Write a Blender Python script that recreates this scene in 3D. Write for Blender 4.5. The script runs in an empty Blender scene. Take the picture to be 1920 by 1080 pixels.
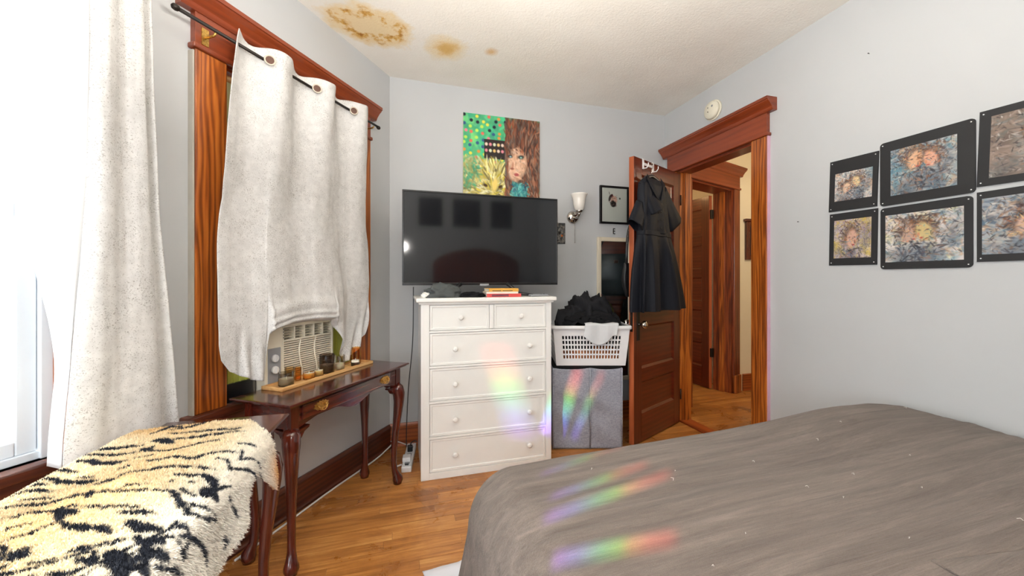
import bpy, bmesh, math, random
import numpy as np
from mathutils import Matrix, Vector, noise as mnoise

random.seed(7)
rng = np.random.default_rng(11)
scene = bpy.context.scene
C = scene.collection
PI = math.pi

# ------------------------------------------------------------------ camera
FPX, HORIZON, CAMH = 715.0, 525.0, 1.25
cam_data = bpy.data.cameras.new('camera')
cam = bpy.data.objects.new('camera', cam_data)
C.objects.link(cam)
cam_data.sensor_width = 36.0
cam_data.lens = 36.0 * FPX / 1920.0
cam_data.shift_y = (HORIZON - 540.0) / 1920.0
cam_data.clip_start = 0.02
cam.location = (0, 0, CAMH)
cam.rotation_euler = (PI / 2, 0, 0)
scene.camera = cam

# ------------------------------------------------------------------ room frames: x runs to the right along a wall, y runs into the wall
ANG_B = math.radians(16.28)
FR = {
    'W': ((0.0, 0.0), 0.0),
    'B': ((-0.922, 2.874), ANG_B),
    'R': ((1.424, 3.559), ANG_B - PI / 2),
    'L': ((-0.922, 2.874), math.atan2(.952, .306)),
    'D': ((1.483, 3.356), math.atan2(.66, .75)),
    'H': ((2.554, 4.297), math.atan2(.55, .835)),
    'T': ((-.863, 1.479), math.atan2(.971, -.24)),
}
CEIL = 2.783

def fm(fr):
    (ox, oy), a = FR[fr]
    return Matrix.Translation((ox, oy, 0)) @ Matrix.Rotation(a, 4, 'Z')

def wp(fr, x, y, z):
    return fm(fr) @ Vector((x, y, z))

def lin(c):
    return tuple(((v / 255.0) / 12.92) if v <= 10.3 else (((v / 255.0) + .055) / 1.055) ** 2.4 for v in c[:3])

# ------------------------------------------------------------------ world, sun, daylight through the windows, exposure
world = bpy.data.worlds.new('daylight')
scene.world = world
world.use_nodes = True
wn = world.node_tree.nodes
wn['Background'].inputs['Color'].default_value = (0.86, 0.93, 1.0, 1)
wn['Background'].inputs['Strength'].default_value = 2.2

def light(name, kind, loc, direction, power, color, size=None, size_y=None):
    d = bpy.data.lights.new(name, kind)
    o = bpy.data.objects.new(name, d)
    C.objects.link(o)
    o.location = loc
    o.rotation_euler = Vector(direction).to_track_quat('-Z', 'Y').to_euler()
    d.energy = power
    d.color = color
    if kind == 'AREA':
        d.shape = 'RECTANGLE'
        d.size = size
        d.size_y = size_y
    elif size is not None and kind in ('POINT', 'SPOT'):
        d.shadow_soft_size = size
    return o

sun_dir = (fm('L').to_3x3() @ Vector((.0, -.62, -.785)))
sun = light('sun', 'SUN', (-4, 0, 5), sun_dir, 30.0, (1.0, .95, .86))
sun.data.angle = math.radians(0.6)
# daylight entering by the window beside the bench, by the bay window behind it and by the window at the head of the bed
light('daylight_bench_window', 'AREA', wp('L', -2.28, .16, 1.45), fm('L').to_3x3() @ Vector((0, -1, -.05)), 46, (.90, .95, 1.0), .95, 1.5)
light('daylight_bay_window', 'AREA', wp('B', -2.04, -3.46, 1.5), fm('B').to_3x3() @ Vector((1, .05, 0)), 38, (.92, .96, 1.0), 1.05, 1.6)
light('daylight_rear_window', 'AREA', wp('B', -.75, -4.34, 1.5), fm('B').to_3x3() @ Vector((0, 1, 0)), 21, (.95, .97, 1.0), 1.3, 1.6)
# the photographer's flash, bounced off the ceiling above the camera
light('flash', 'POINT', (0.03, .02, 1.69), (0, 0, -1), 13, (1, .95, .89), .035)
light('bounce_flash', 'AREA', wp('B', .35, -2.5, 1.86), (0.05, .12, 1), 60, (1, .95, .88), .5, .5)

scene.view_settings.view_transform = 'Standard'
scene.view_settings.look = 'None'
scene.view_settings.exposure = 0.14
scene.view_settings.gamma = 1.0
scene.view_settings.use_curve_mapping = False

# ------------------------------------------------------------------ materials
MATS = {}

class NT:
    """small node-tree helper"""
    def __init__(self, name):
        self.m = bpy.data.materials.new(name)
        self.m.use_nodes = True
        self.t = self.m.node_tree
        self.bsdf = self.t.nodes['Principled BSDF']
        self.out = self.t.nodes['Material Output']
    def n(self, kind, **kw):
        nd = self.t.nodes.new(kind)
        for k, v in kw.items():
            if k.startswith('i_'):
                nd.inputs[k[2:].replace('_', ' ')].default_value = v
            else:
                setattr(nd, k, v)
        return nd
    def l(self, a, b):
        self.t.links.new(a, b)
    def coord(self, kind='Object', scale=(1, 1, 1), loc=(0, 0, 0), rot=(0, 0, 0)):
        tc = self.n('ShaderNodeTexCoord')
        mp = self.n('ShaderNodeMapping')
        mp.inputs['Scale'].default_value = scale
        mp.inputs['Location'].default_value = loc
        mp.inputs['Rotation'].default_value = rot
        self.l(tc.outputs[kind], mp.inputs['Vector'])
        return mp.outputs['Vector']
    def noise(self, vec, scale=5, detail=4, rough=.55, dist=0):
        nd = self.n('ShaderNodeTexNoise')
        nd.inputs['Scale'].default_value = scale
        nd.inputs['Detail'].default_value = detail
        nd.inputs['Roughness'].default_value = rough
        nd.inputs['Distortion'].default_value = dist
        self.l(vec, nd.inputs['Vector'])
        return nd.outputs['Fac']
    def ramp(self, fac, stops, interp='LINEAR'):
        nd = self.n('ShaderNodeValToRGB')
        cr = nd.color_ramp
        cr.interpolation = interp
        while len(cr.elements) > 1:
            cr.elements.remove(cr.elements[-1])
        for k, (p, c) in enumerate(stops):
            e = cr.elements[0] if k == 0 else cr.elements.new(p)
            e.position = p
            e.color = (*c, 1) if len(c) == 3 else c
        self.l(fac, nd.inputs['Fac'])
        return nd.outputs['Color']
    def mix(self, fac, a, b, blend='MIX'):
        nd = self.n('ShaderNodeMix', data_type='RGBA', blend_type=blend)
        for sock, v in ((nd.inputs[0], fac), (nd.inputs[6], a), (nd.inputs[7], b)):
            if hasattr(v, 'is_linked') or hasattr(v, 'links'):
                self.l(v, sock)
            elif isinstance(v, (int, float)):
                sock.default_value = v
            else:
                sock.default_value = (*v[:3], 1)
        return nd.outputs[2]
    def math(self, op, a, b=None, clamp=False):
        nd = self.n('ShaderNodeMath', operation=op, use_clamp=clamp)
        for k, v in enumerate((a, b)):
            if v is None:
                continue
            if isinstance(v, (int, float)):
                nd.inputs[k].default_value = v
            else:
                self.l(v, nd.inputs[k])
        return nd.outputs[0]
    def bump(self, h, strength=.2, dist=.01):
        nd = self.n('ShaderNodeBump')
        nd.inputs['Strength'].default_value = strength
        nd.inputs['Distance'].default_value = dist
        self.l(h, nd.inputs['Height'])
        self.l(nd.outputs['Normal'], self.bsdf.inputs['Normal'])
    def set(self, color=None, rough=None, metal=None, spec=None, **kw):
        b = self.bsdf.inputs
        if color is not None:
            if hasattr(color, 'links'):
                self.l(color, b['Base Color'])
            else:
                b['Base Color'].default_value = (*color[:3], 1)
        if rough is not None:
            if hasattr(rough, 'links'):
                self.l(rough, b['Roughness'])
            else:
                b['Roughness'].default_value = rough
        if metal is not None:
            b['Metallic'].default_value = metal
        if spec is not None:
            b['Specular IOR Level'].default_value = spec
        for k, v in kw.items():
            b[k.replace('_', ' ')].default_value = v
        return self.m

def plain(name, rgb, rough=.5, metal=0, spec=.5, var=.06, vscale=9, bump=0, bscale=80, **kw):
    """one colour with a faint procedural variation"""
    t = NT(name)
    v = t.coord()
    c = lin(rgb)
    n = t.noise(v, vscale, 3)
    lo = tuple(max(0, x * (1 - var)) for x in c)
    hi = tuple(min(1, x * (1 + var)) for x in c)
    t.set(t.ramp(n, [(.3, lo), (.7, hi)]), rough, metal, spec, **kw)
    if bump:
        t.bump(t.noise(v, bscale, 5), bump, .004)
    MATS[name] = t.m
    return t.m

def wood(name, dark, mid, light_, axis='x', grain=14, along=.9, rough=.35, wave=.5, bump=.05, rand=False, coat=0, wscale=3.0, dist=5.0):
    t = NT(name)
    sc = {'x': (along, grain, grain), 'y': (grain, along, grain), 'z': (grain, grain, along)}[axis]
    v = t.coord('Object', sc)
    if rand:
        oi = t.n('ShaderNodeObjectInfo')
        mul = t.n('ShaderNodeVectorMath', operation='MULTIPLY_ADD')
        comb = t.n('ShaderNodeCombineXYZ')
        for k in range(3):
            t.l(oi.outputs['Random'], comb.inputs[k])
        t.l(comb.outputs[0], mul.inputs[0])
        mul.inputs[1].default_value = (37, 91, 53)
        t.l(v, mul.inputs[2])
        v = mul.outputs[0]
    n1 = t.noise(v, 1.0, 6, .6, .6)
    n2 = t.noise(v, 5.0, 4, .6)
    wv = t.n('ShaderNodeTexWave', wave_type='BANDS', bands_direction={'x': 'Z', 'y': 'X', 'z': 'X'}[axis], wave_profile='SIN')
    wv.inputs['Scale'].default_value = wscale * .30
    wv.inputs['Distortion'].default_value = dist
    wv.inputs['Detail'].default_value = 2
    wv.inputs['Detail Scale'].default_value = 1.1
    t.l(v, wv.inputs['Vector'])
    f = t.math('ADD', t.math('MULTIPLY', n1, 1 - wave * .6), t.math('MULTIPLY', wv.outputs['Fac'], wave * .5))
    f = t.math('ADD', f, t.math('MULTIPLY', t.math('SUBTRACT', n2, .5), .35))
    d, m_, l_ = lin(dark), lin(mid), lin(light_)
    col = t.ramp(f, [(.22, d), (.5, m_), (.8, l_)])
    if rand:
        val = t.math('ADD', t.math('MULTIPLY', oi.outputs['Random'], .42), .80)
        hs = t.n('ShaderNodeHueSaturation')
        t.l(val, hs.inputs['Value'])
        t.l(col, hs.inputs['Color'])
        col = hs.outputs['Color']
    t.set(col, rough, 0, .5)
    if coat:
        t.set(Coat_Weight=coat, Coat_Roughness=.12)
    if bump:
        t.bump(f, bump, .003)
    MATS[name] = t.m
    return t.m

def floor_mat():
    t = NT('floor_plank')
    oi = t.n('ShaderNodeObjectInfo')
    comb = t.n('ShaderNodeCombineXYZ')
    for k in range(3):
        t.l(oi.outputs['Random'], comb.inputs[k])
    def off(v):
        mul = t.n('ShaderNodeVectorMath', operation='MULTIPLY_ADD')
        t.l(comb.outputs[0], mul.inputs[0])
        mul.inputs[1].default_value = (37, 91, 53)
        t.l(v, mul.inputs[2])
        return mul.outputs[0]
    g1 = t.noise(off(t.coord('Object', (1.6, 22, 8))), 1.0, 5, .6, 1.2)
    g2 = t.noise(off(t.coord('Object', (5, 150, 40))), 1.0, 3, .6, .4)
    geo = t.n('ShaderNodeNewGeometry')
    wear = t.noise(geo.outputs['Position'], 3.2, 6, .65, .6)
    f = t.math('ADD', t.math('MULTIPLY', g1, .5), t.math('ADD', t.math('MULTIPLY', g2, .25), t.math('MULTIPLY', t.math('SUBTRACT', wear, .25), .5)))
    f = t.math('ADD', f, t.math('MULTIPLY', t.math('SUBTRACT', oi.outputs['Random'], .5), .10))
    col = t.ramp(f, [(.26, lin((122, 74, 34))), (.44, lin((154, 97, 46))), (.56, lin((186, 124, 62))), (.72, lin((218, 164, 98)))])
    t.set(col, t.ramp(wear, [(.35, (.22, .22, .22)), (.65, (.45, .45, .45))]), 0, .5)
    t.bump(t.math('ADD', g1, g2), .08, .002)
    MATS['floor_plank'] = t.m

def wall_paint(name, rgb, warm=.0):
    t = NT(name)
    v = t.coord()
    c = lin(rgb)
    n = t.noise(v, 1.7, 4)
    col = t.ramp(n, [(.3, tuple(x * .965 for x in c)), (.7, tuple(min(1, x * 1.02) for x in c))])
    t.set(col, .62, 0, .3)
    t.bump(t.noise(v, 160, 4), .08, .002)
    MATS[name] = t.m
    return t.m

wall_paint('wall_paint', (193, 195, 196))
wall_paint('hall_paint', (238, 226, 200))
wood('casing_wood', (96, 42, 11), (166, 86, 28), (206, 124, 48), 'z', 11, .8, .3, .62, coat=.3, wscale=4.5, dist=16)
wood('casing_wood_x', (104, 40, 14), (150, 68, 28), (182, 92, 40), 'x', 11, .8, .32, .7, coat=.3)
wood('header_wood', (92, 34, 14), (135, 58, 26), (152, 70, 32), 'x', 9, .7, .34, .22, coat=.3)
wood('door_wood', (62, 18, 9), (92, 33, 16), (114, 46, 22), 'z', 9, .8, .3, .35, coat=.35)
wood('door_wood_x', (66, 20, 10), (96, 35, 17), (118, 48, 23), 'x', 9, .8, .3, .35, coat=.35)
wood('inner_casing', (74, 26, 10), (128, 56, 22), (160, 80, 34), 'z', 11, .8, .3, .6, coat=.3, wscale=4.5, dist=16)
wood('door_edge_wood', (140, 66, 32), (185, 98, 58), (208, 125, 84), 'z', 12, .8, .4, .5)
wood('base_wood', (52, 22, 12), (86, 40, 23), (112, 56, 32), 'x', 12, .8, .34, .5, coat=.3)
wood('base_wood_light', (110, 50, 20), (158, 80, 36), (186, 104, 50), 'x', 12, .8, .34, .5, coat=.2)
wood('cherry', (46, 15, 12), (80, 31, 24), (108, 47, 33), 'x', 10, .7, .16, .35, bump=.02, coat=.6)
wood('cherry_z', (48, 15, 11), (84, 30, 20), (114, 47, 28), 'z', 10, .7, .16, .35, bump=.02, coat=.6)
floor_mat()
wood('floor_base', (50, 26, 10), (84, 48, 20), (110, 66, 30), 'x', 16, 1.1, .5, .4)
wood('pale_wood', (176, 122, 66), (212, 164, 104), (234, 194, 138), 'x', 16, 1.0, .4, .5)
plain('ceiling_paint', (233, 226, 214), .85, bump=.55, bscale=75)
plain('white_paint', (244, 243, 238), .32, var=.015)
plain('white_vinyl', (222, 229, 236), .3, var=.01)
plain('cream_frame', (226, 214, 190), .45, var=.04)
plain('black_plastic', (22, 22, 24), .35)
plain('black_satin', (14, 14, 16), .28)
plain('dark_iron', (46, 40, 36), .42, .6)
plain('brown_eyelet', (92, 58, 42), .45)
plain('brass', (206, 166, 92), .3, 1.0, var=.35, vscale=120, bump=.5, bscale=160)
plain('chrome', (205, 198, 190), .1, 1.0, var=.05)
plain('white_plastic', (240, 240, 240), .35, var=.01)
plain('cream_plastic', (238, 230, 210), .42, var=.02)
plain('grey_plastic', (150, 152, 156), .4, var=.02)
plain('dark_cavity', (58, 52, 44), .8)
plain('off_white_plastic', (214, 204, 186), .4, var=.02)
plain('ivory_plastic', (232, 226, 206), .42, var=.02)
plain('wax', (244, 234, 214), .5, var=.03, Subsurface_Weight=.15)
plain('opal_glass', (246, 240, 230), .25, var=.02)
plain('black_card', (30, 30, 32), .6, var=.12, bump=.1)
plain('paper_white', (236, 234, 226), .7, var=.02)
plain('lime_panel', (196, 200, 92), .6, var=.05)
plain('shade_yellow', (226, 224, 170), .7, var=.04)
plain('caulk_grey', (178, 172, 160), .6, var=.08)
plain('cable_white', (232, 230, 226), .4, var=.02)
plain('lining_white', (244, 245, 247), .85, var=.015)
plain('sheet_white', (222, 222, 228), .85, var=.03, bump=.2, bscale=60)
plain('mattress_white', (225, 224, 220), .85, var=.02)
plain('paper_orange', (226, 168, 72), .6, var=.08)
plain('paper_red', (206, 78, 76), .5, var=.1)
plain('paper_plum', (120, 62, 74), .5, var=.1)
plain('paper_cream', (238, 232, 216), .6, var=.04)
plain('pink_paint', (222, 180, 200), .6)
plain('bag_teal', (36, 48, 52), .36, var=.2)
plain('bag_black', (20, 20, 22), .45, var=.2)
plain('hat_olive', (142, 134, 84), .8, var=.1)
plain('pillow_grey', (120, 116, 108), .9, var=.1)
plain('headboard_brown', (118, 52, 22), .5, var=.15)
plain('orange_cloth', (196, 120, 70), .9, var=.4, vscale=12)
plain('light_cloth', (214, 216, 218), .9, var=.05, bump=.3, bscale=120)

def cloth(name, rgb, var=.12, scale=260, bump=.25, rough=.9, sheen=.0):
    t = NT(name)
    v = t.coord()
    c = lin(rgb)
    n = t.noise(v, scale, 3)
    n2 = t.noise(v, 6, 4)
    f = t.math('ADD', t.math('MULTIPLY', n, .6), t.math('MULTIPLY', n2, .4))
    t.set(t.ramp(f, [(.32, tuple(x * (1 - var) for x in c)), (.68, tuple(min(1, x * (1 + var)) for x in c))]), rough, 0, .2)
    if sheen:
        t.set(Sheen_Weight=sheen)
    t.bump(n, bump, .002)
    MATS[name] = t.m
    return t.m
cloth('dress_cloth', (24, 26, 33), .2, 300, .15, .62, 0)
cloth('dark_clothes', (34, 34, 37), .3, 240, .3)
cloth('charcoal_cloth', (84, 88, 88), .15, 240, .3)
cloth('black_cloth', (22, 22, 24), .3, 240, .3)

def hamper_mat():
    t = NT('hamper_linen')
    v = t.coord('Object', (1, 1, 1))
    h = t.noise(t.coord('Object', (40, 40, 700)), 1, 2)
    w = t.noise(t.coord('Object', (700, 700, 40)), 1, 2)
    f = t.math('ADD', t.math('MULTIPLY', h, .5), t.math('MULTIPLY', w, .5))
    t.set(t.ramp(f, [(.36, lin((118, 122, 134))), (.62, lin((182, 184, 196)))]), .9, 0, .2)
    t.bump(f, .25, .002)
    MATS['hamper_linen'] = t.m
hamper_mat()

def curtain_mat():
    t = NT('curtain_fabric')
    v = t.coord('Object')
    n = t.noise(v, 230, 5, .65, .6)
    n3 = t.noise(v, 9, 3)
    fl = t.ramp(t.math('ADD', n, t.math('MULTIPLY', t.math('SUBTRACT', n3, .5), .22)), [(.565, (0, 0, 0)), (.64, (1, 1, 1))])
    base = t.ramp(t.noise(v, 30, 4), [(.35, lin((219, 218, 216))), (.65, lin((234, 233, 231)))])
    col = t.mix(fl, base, lin((172, 169, 164)))
    t.set(col, t.math('SUBTRACT', .8, t.math('MULTIPLY', fl, .45)), 0, .3)
    t.l(t.math('MULTIPLY', fl, .55), t.bsdf.inputs['Metallic'])
    t.bump(n, .12, .002)
    # thin cloth lets some daylight through
    tr = t.n('ShaderNodeBsdfTranslucent')
    tr.inputs['Color'].default_value = (.75, .72, .66, 1)
    mx = t.n('ShaderNodeMixShader')
    mx.inputs[0].default_value = .12
    t.l(t.bsdf.outputs[0], mx.inputs[1])
    t.l(tr.outputs[0], mx.inputs[2])
    t.l(mx.outputs[0], t.out.inputs['Surface'])
    MATS['curtain_fabric'] = t.m
curtain_mat()

def blanket_mat():
    t = NT('blanket_fabric')
    v = t.coord('Object', (1.4, 26, 26))
    v2 = t.coord('Object', (9, 330, 330))
    a = t.noise(v, 1.0, 5, .6, .8)
    cr = t.noise(t.coord('Object', (2.6, 70, 70)), 1.0, 4, .6, .6)
    b = t.noise(v2, 1.0, 3, .6)
    c = t.noise(t.coord('Object'), 420, 2)
    f = t.math('ADD', t.math('MULTIPLY', a, .55), t.math('ADD', t.math('MULTIPLY', b, .25), t.math('MULTIPLY', c, .2)))
    col = t.ramp(f, [(.33, lin((88, 78, 71))), (.52, lin((115, 104, 96))), (.7, lin((141, 128, 119)))])
    t.set(col, .95, 0, .15)
    t.set(Sheen_Weight=.15)
    t.bump(t.math('ADD', f, t.math('MULTIPLY', cr, .6)), .7, .014)
    MATS['blanket_fabric'] = t.m
blanket_mat()

def glass_mat(name, rgb, rough=.03, alpha=.75):
    """thin coloured glass: part transparent, part glossy"""
    t = NT(name)
    tr = t.n('ShaderNodeBsdfTransparent')
    tr.inputs['Color'].default_value = (*lin(rgb), 1)
    gl = t.n('ShaderNodeBsdfGlossy')
    gl.inputs['Roughness'].default_value = rough
    gl.inputs['Color'].default_value = (.9, .9, .9, 1)
    fr = t.n('ShaderNodeFresnel')
    fr.inputs['IOR'].default_value = 1.45
    fac = t.math('ADD', t.math('MULTIPLY', fr.outputs[0], alpha), .03, True)
    mx = t.n('ShaderNodeMixShader')
    t.l(fac, mx.inputs[0])
    t.l(tr.outputs[0], mx.inputs[1])
    t.l(gl.outputs[0], mx.inputs[2])
    t.l(mx.outputs[0], t.out.inputs['Surface'])
    MATS[name] = t.m
glass_mat('window_glass', (250, 252, 252))
glass_mat('smoke_glass', (190, 184, 172))
glass_mat('dark_smoke_glass', (134, 120, 110))
glass_mat('amber_glass', (238, 188, 116))
glass_mat('pale_amber_glass', (232, 212, 170))
glass_mat('clear_glass', (240, 236, 226))

def mirror_mat():
    t = NT('mirror_glass')
    t.set((.88, .9, .9), .02, 1.0)
    MATS['mirror_glass'] = t.m
    t = NT('tv_screen')
    t.set((.008, .009, .011), .07, 0, .75)
    MATS['tv_screen'] = t.m
mirror_mat()

def attr_mat(name, rough=.6, bump=0, sheen=0):
    t = NT(name)
    a = t.n('ShaderNodeAttribute', attribute_name='Col')
    n = t.noise(t.coord(), 260, 3)
    col = t.mix(t.math('MULTIPLY', n, .25), a.outputs['Color'], (.5, .5, .5), 'OVERLAY')
    t.set(col, rough, 0, .3)
    if sheen:
        t.set(Sheen_Weight=sheen)
    if bump:
        t.bump(n, bump, .003)
    MATS[name] = t.m
attr_mat('painted', .55, .25)
attr_mat('print', .6, .05)
attr_mat('fur', .95)

# ------------------------------------------------------------------ mesh builder
class MB:
    def __init__(self):
        self.v, self.f, self.s = [], [], []
    def add(self, verts, faces, smooth=False):
        o = len(self.v)
        self.v += [tuple(map(float, p)) for p in verts]
        self.f += [tuple(i + o for i in f) for f in faces]
        self.s += [smooth] * len(faces)
        return self
    def box(self, x0, x1, y0, y1, z0, z1):
        v = [(x, y, z) for x in (x0, x1) for y in (y0, y1) for z in (z0, z1)]
        return self.add(v, [(0, 1, 3, 2), (4, 6, 7, 5), (0, 4, 5, 1), (2, 3, 7, 6), (0, 2, 6, 4), (1, 5, 7, 3)])
    def prism(self, poly, axis, a0, a1, smooth=False):
        """polygon (p,q) extruded along an axis: x->(y,z) y->(x,z) z->(x,y)"""
        def mk(p, q, a):
            return {'x': (a, p, q), 'y': (p, a, q), 'z': (p, q, a)}[axis]
        n = len(poly)
        v = [mk(p, q, a0) for p, q in poly] + [mk(p, q, a1) for p, q in poly]
        self.add(v, [tuple(range(n - 1, -1, -1)), tuple(range(n, 2 * n))])
        o = len(self.v) - 2 * n
        fs = [(o + i, o + (i + 1) % n, o + n + (i + 1) % n, o + n + i) for i in range(n)]
        self.f += fs
        self.s += [smooth] * n
        return self
    def tube(self, pts, rad, n=10, cap=True, flat=None):
        """swept circle along a polyline; rad a number or one per point"""
        pts = [Vector(p) for p in pts]
        rad = [rad] * len(pts) if isinstance(rad, (int, float)) else rad
        up = Vector((0.013, 0.021, 1))
        rings = []
        prev = None
        for i, p in enumerate(pts):
            t = (pts[min(i + 1, len(pts) - 1)] - pts[max(i - 1, 0)])
            t = t.normalized() if t.length > 1e-9 else Vector((0, 0, 1))
            if prev is None:
                a = t.orthogonal().normalized() if abs(t.dot(up.normalized())) > .98 else t.cross(up).normalized()
            else:
                a = (prev - t * prev.dot(t)).normalized()
            prev = a
            b = t.cross(a)
            rings.append([p + a * math.cos(2 * PI * k / n) * rad[i] + b * math.sin(2 * PI * k / n) * rad[i] * (flat or 1) for k in range(n)])
        v = [q for r in rings for q in r]
        f = [(i * n + k, i * n + (k + 1) % n, (i + 1) * n + (k + 1) % n, (i + 1) * n + k) for i in range(len(pts) - 1) for k in range(n)]
        self.add(v, f, True)
        if cap:
            o = len(self.v) - len(v)
            self.f += [tuple(o + k for k in range(n - 1, -1, -1)), tuple(o + (len(pts) - 1) * n + k for k in range(n))]
            self.s += [False, False]
        return self
    def lathe(self, prof, n=24, c=(0, 0, 0), axis='z', closed=True):
        v = []
        for r, h in prof:
            for k in range(n):
                a = 2 * PI * k / n
                p, q = r * math.cos(a), r * math.sin(a)
                v.append({'z': (c[0] + p, c[1] + q, c[2] + h), 'y': (c[0] + p, c[1] + h, c[2] + q), 'x': (c[0] + h, c[1] + p, c[2] + q)}[axis])
        f = [(i * n + k, i * n + (k + 1) % n, (i + 1) * n + (k + 1) % n, (i + 1) * n + k) for i in range(len(prof) - 1) for k in range(n)]
        self.add(v, f, True)
        if closed:
            o = len(self.v) - len(v)
            self.f += [tuple(o + k for k in range(n - 1, -1, -1)), tuple(o + (len(prof) - 1) * n + k for k in range(n))]
            self.s += [False, False]
        return self
    def grid(self, P, wrap=False, smooth=True):
        P = np.asarray(P)
        nv, nu = P.shape[:2]
        f = []
        for i in range(nv - 1):
            for k in range(nu if wrap else nu - 1):
                f.append((i * nu + k, i * nu + (k + 1) % nu, (i + 1) * nu + (k + 1) % nu, (i + 1) * nu + k))
        return self.add(P.reshape(-1, 3).tolist(), f, smooth)
    def build(self, name, mat, parent=None, bevel=0, solid=0, sub=0, recalc=True, solid_off=0):
        me = bpy.data.meshes.new(name)
        me.from_pydata(self.v, [], self.f)
        me.polygons.foreach_set('use_smooth', self.s)
        if recalc:
            bm = bmesh.new()
            bm.from_mesh(me)
            bmesh.ops.recalc_face_normals(bm, faces=bm.faces)
            bm.to_mesh(me)
            bm.free()
        me.materials.append(MATS[mat] if isinstance(mat, str) else mat)
        o = bpy.data.objects.new(name, me)
        C.objects.link(o)
        if parent is not None:
            o.parent = parent
        if solid:
            m = o.modifiers.new('solid', 'SOLIDIFY')
            m.thickness = solid
            m.offset = solid_off
        if bevel:
            m = o.modifiers.new('bevel', 'BEVEL')
            m.width = bevel
            m.segments = 2
            m.limit_method = 'ANGLE'
            m.angle_limit = math.radians(40)
        if sub:
            m = o.modifiers.new('sub', 'SUBSURF')
            m.levels = m.render_levels = sub
        return o

def box(*a):
    return MB().box(*a)

def tag(o, label, cat, group=None, kind=None):
    o['label'] = label
    o['category'] = cat
    if group:
        o['group'] = group
    if kind:
        o['kind'] = kind
    return o

def place(o, fr, loc=(0, 0, 0), rz=0):
    o.matrix_world = fm(fr) @ Matrix.Translation(loc) @ Matrix.Rotation(rz, 4, 'Z')
    return o

def thing(name, label, cat, fr='W', loc=(0, 0, 0), rz=0, group=None, kind=None):
    o = bpy.data.objects.new(name, None)
    C.objects.link(o)
    o.empty_display_size = .05
    place(o, fr, loc, rz)
    return tag(o, label, cat, group, kind)

def dup(root, fr, loc, rz=0, label=None, group=None):
    r = root.copy()
    C.objects.link(r)
    place(r, fr, loc, rz)
    if label:
        r['label'] = label
    if group:
        r['group'] = group
    for ch in list(root.children):
        c = ch.copy()
        C.objects.link(c)
        c.parent = r
        for g in ch.children:
            d = g.copy()
            C.objects.link(d)
            d.parent = c
    return r

def set_colors(o, cols):
    at = o.data.color_attributes.new('Col', 'FLOAT_COLOR', 'POINT')
    c = np.ones((len(o.data.vertices), 4), dtype=np.float32)
    c[:, :3] = cols
    at.data.foreach_set('color', c.ravel())

def fbm(x, y, z=0.0, o=4):
    return mnoise.fractal((x, y, z), 1.0, 2.0, o)

# ================================================================== the setting
def struct(name, mb, mat, label, cat, fr='W', **kw):
    o = mb.build(name, mat, None, **kw)
    place(o, fr)
    return tag(o, label, cat, kind='structure')

def holed(mb, x0, x1, z0, z1, y0, y1, holes):
    """wall slab from x0 to x1 with rectangular holes (hx0,hx1,hz0,hz1), sorted by x"""
    x = x0
    for a, b, c, d in holes:
        mb.box(x, a, y0, y1, z0, z1)
        if c > z0:
            mb.box(a, b, y0, y1, z0, c)
        mb.box(a, b, y0, y1, d, z1)
        x = b
    mb.box(x, x1, y0, y1, z0, z1)
    return mb

W1 = (-1.225, -.385, .69, 2.21)
W2 = (-2.80, -1.728, .69, 2.21)
struct('wall_left', holed(MB(), -3.389, .02, 0, CEIL, 0, .12, [W2, W1]), 'wall_paint', 'pale grey painted wall with the covered window and air conditioner', 'wall', 'L')
struct('wall_back', box(-.02, 2.56, 0, .12, 0, CEIL), 'wall_paint', 'pale grey painted wall behind the television and white dresser', 'wall', 'B')
struct('wall_right', holed(MB(), 0, 4.32, 0, CEIL, 0, .12, [(.19, .94, 0, 2.21)]), 'wall_paint', 'pale grey painted wall with the doorway and six mounted drawings', 'wall', 'R')
wr = MB()
holed(wr, -2.0, 2.56, 0, CEIL, -4.32, -4.2, [(-1.45, -.05, .7, 2.3)])
struct('wall_rear', wr, 'wall_paint', 'pale grey painted wall behind the headboard, mirrored in the television', 'wall', 'B')
wb = MB()
for a in ((-4.2, -3.98, 0, CEIL), (-2.94, -2.78, 0, CEIL), (-3.98, -2.94, 0, .7), (-3.98, -2.94, 2.3, CEIL)):
    wb.box(-2.02, -1.9, a[0], a[1], a[2], a[3])
struct('wall_bay', wb, 'wall_paint', 'pale grey painted bay wall beyond the tall curtain', 'wall', 'B')

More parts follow.
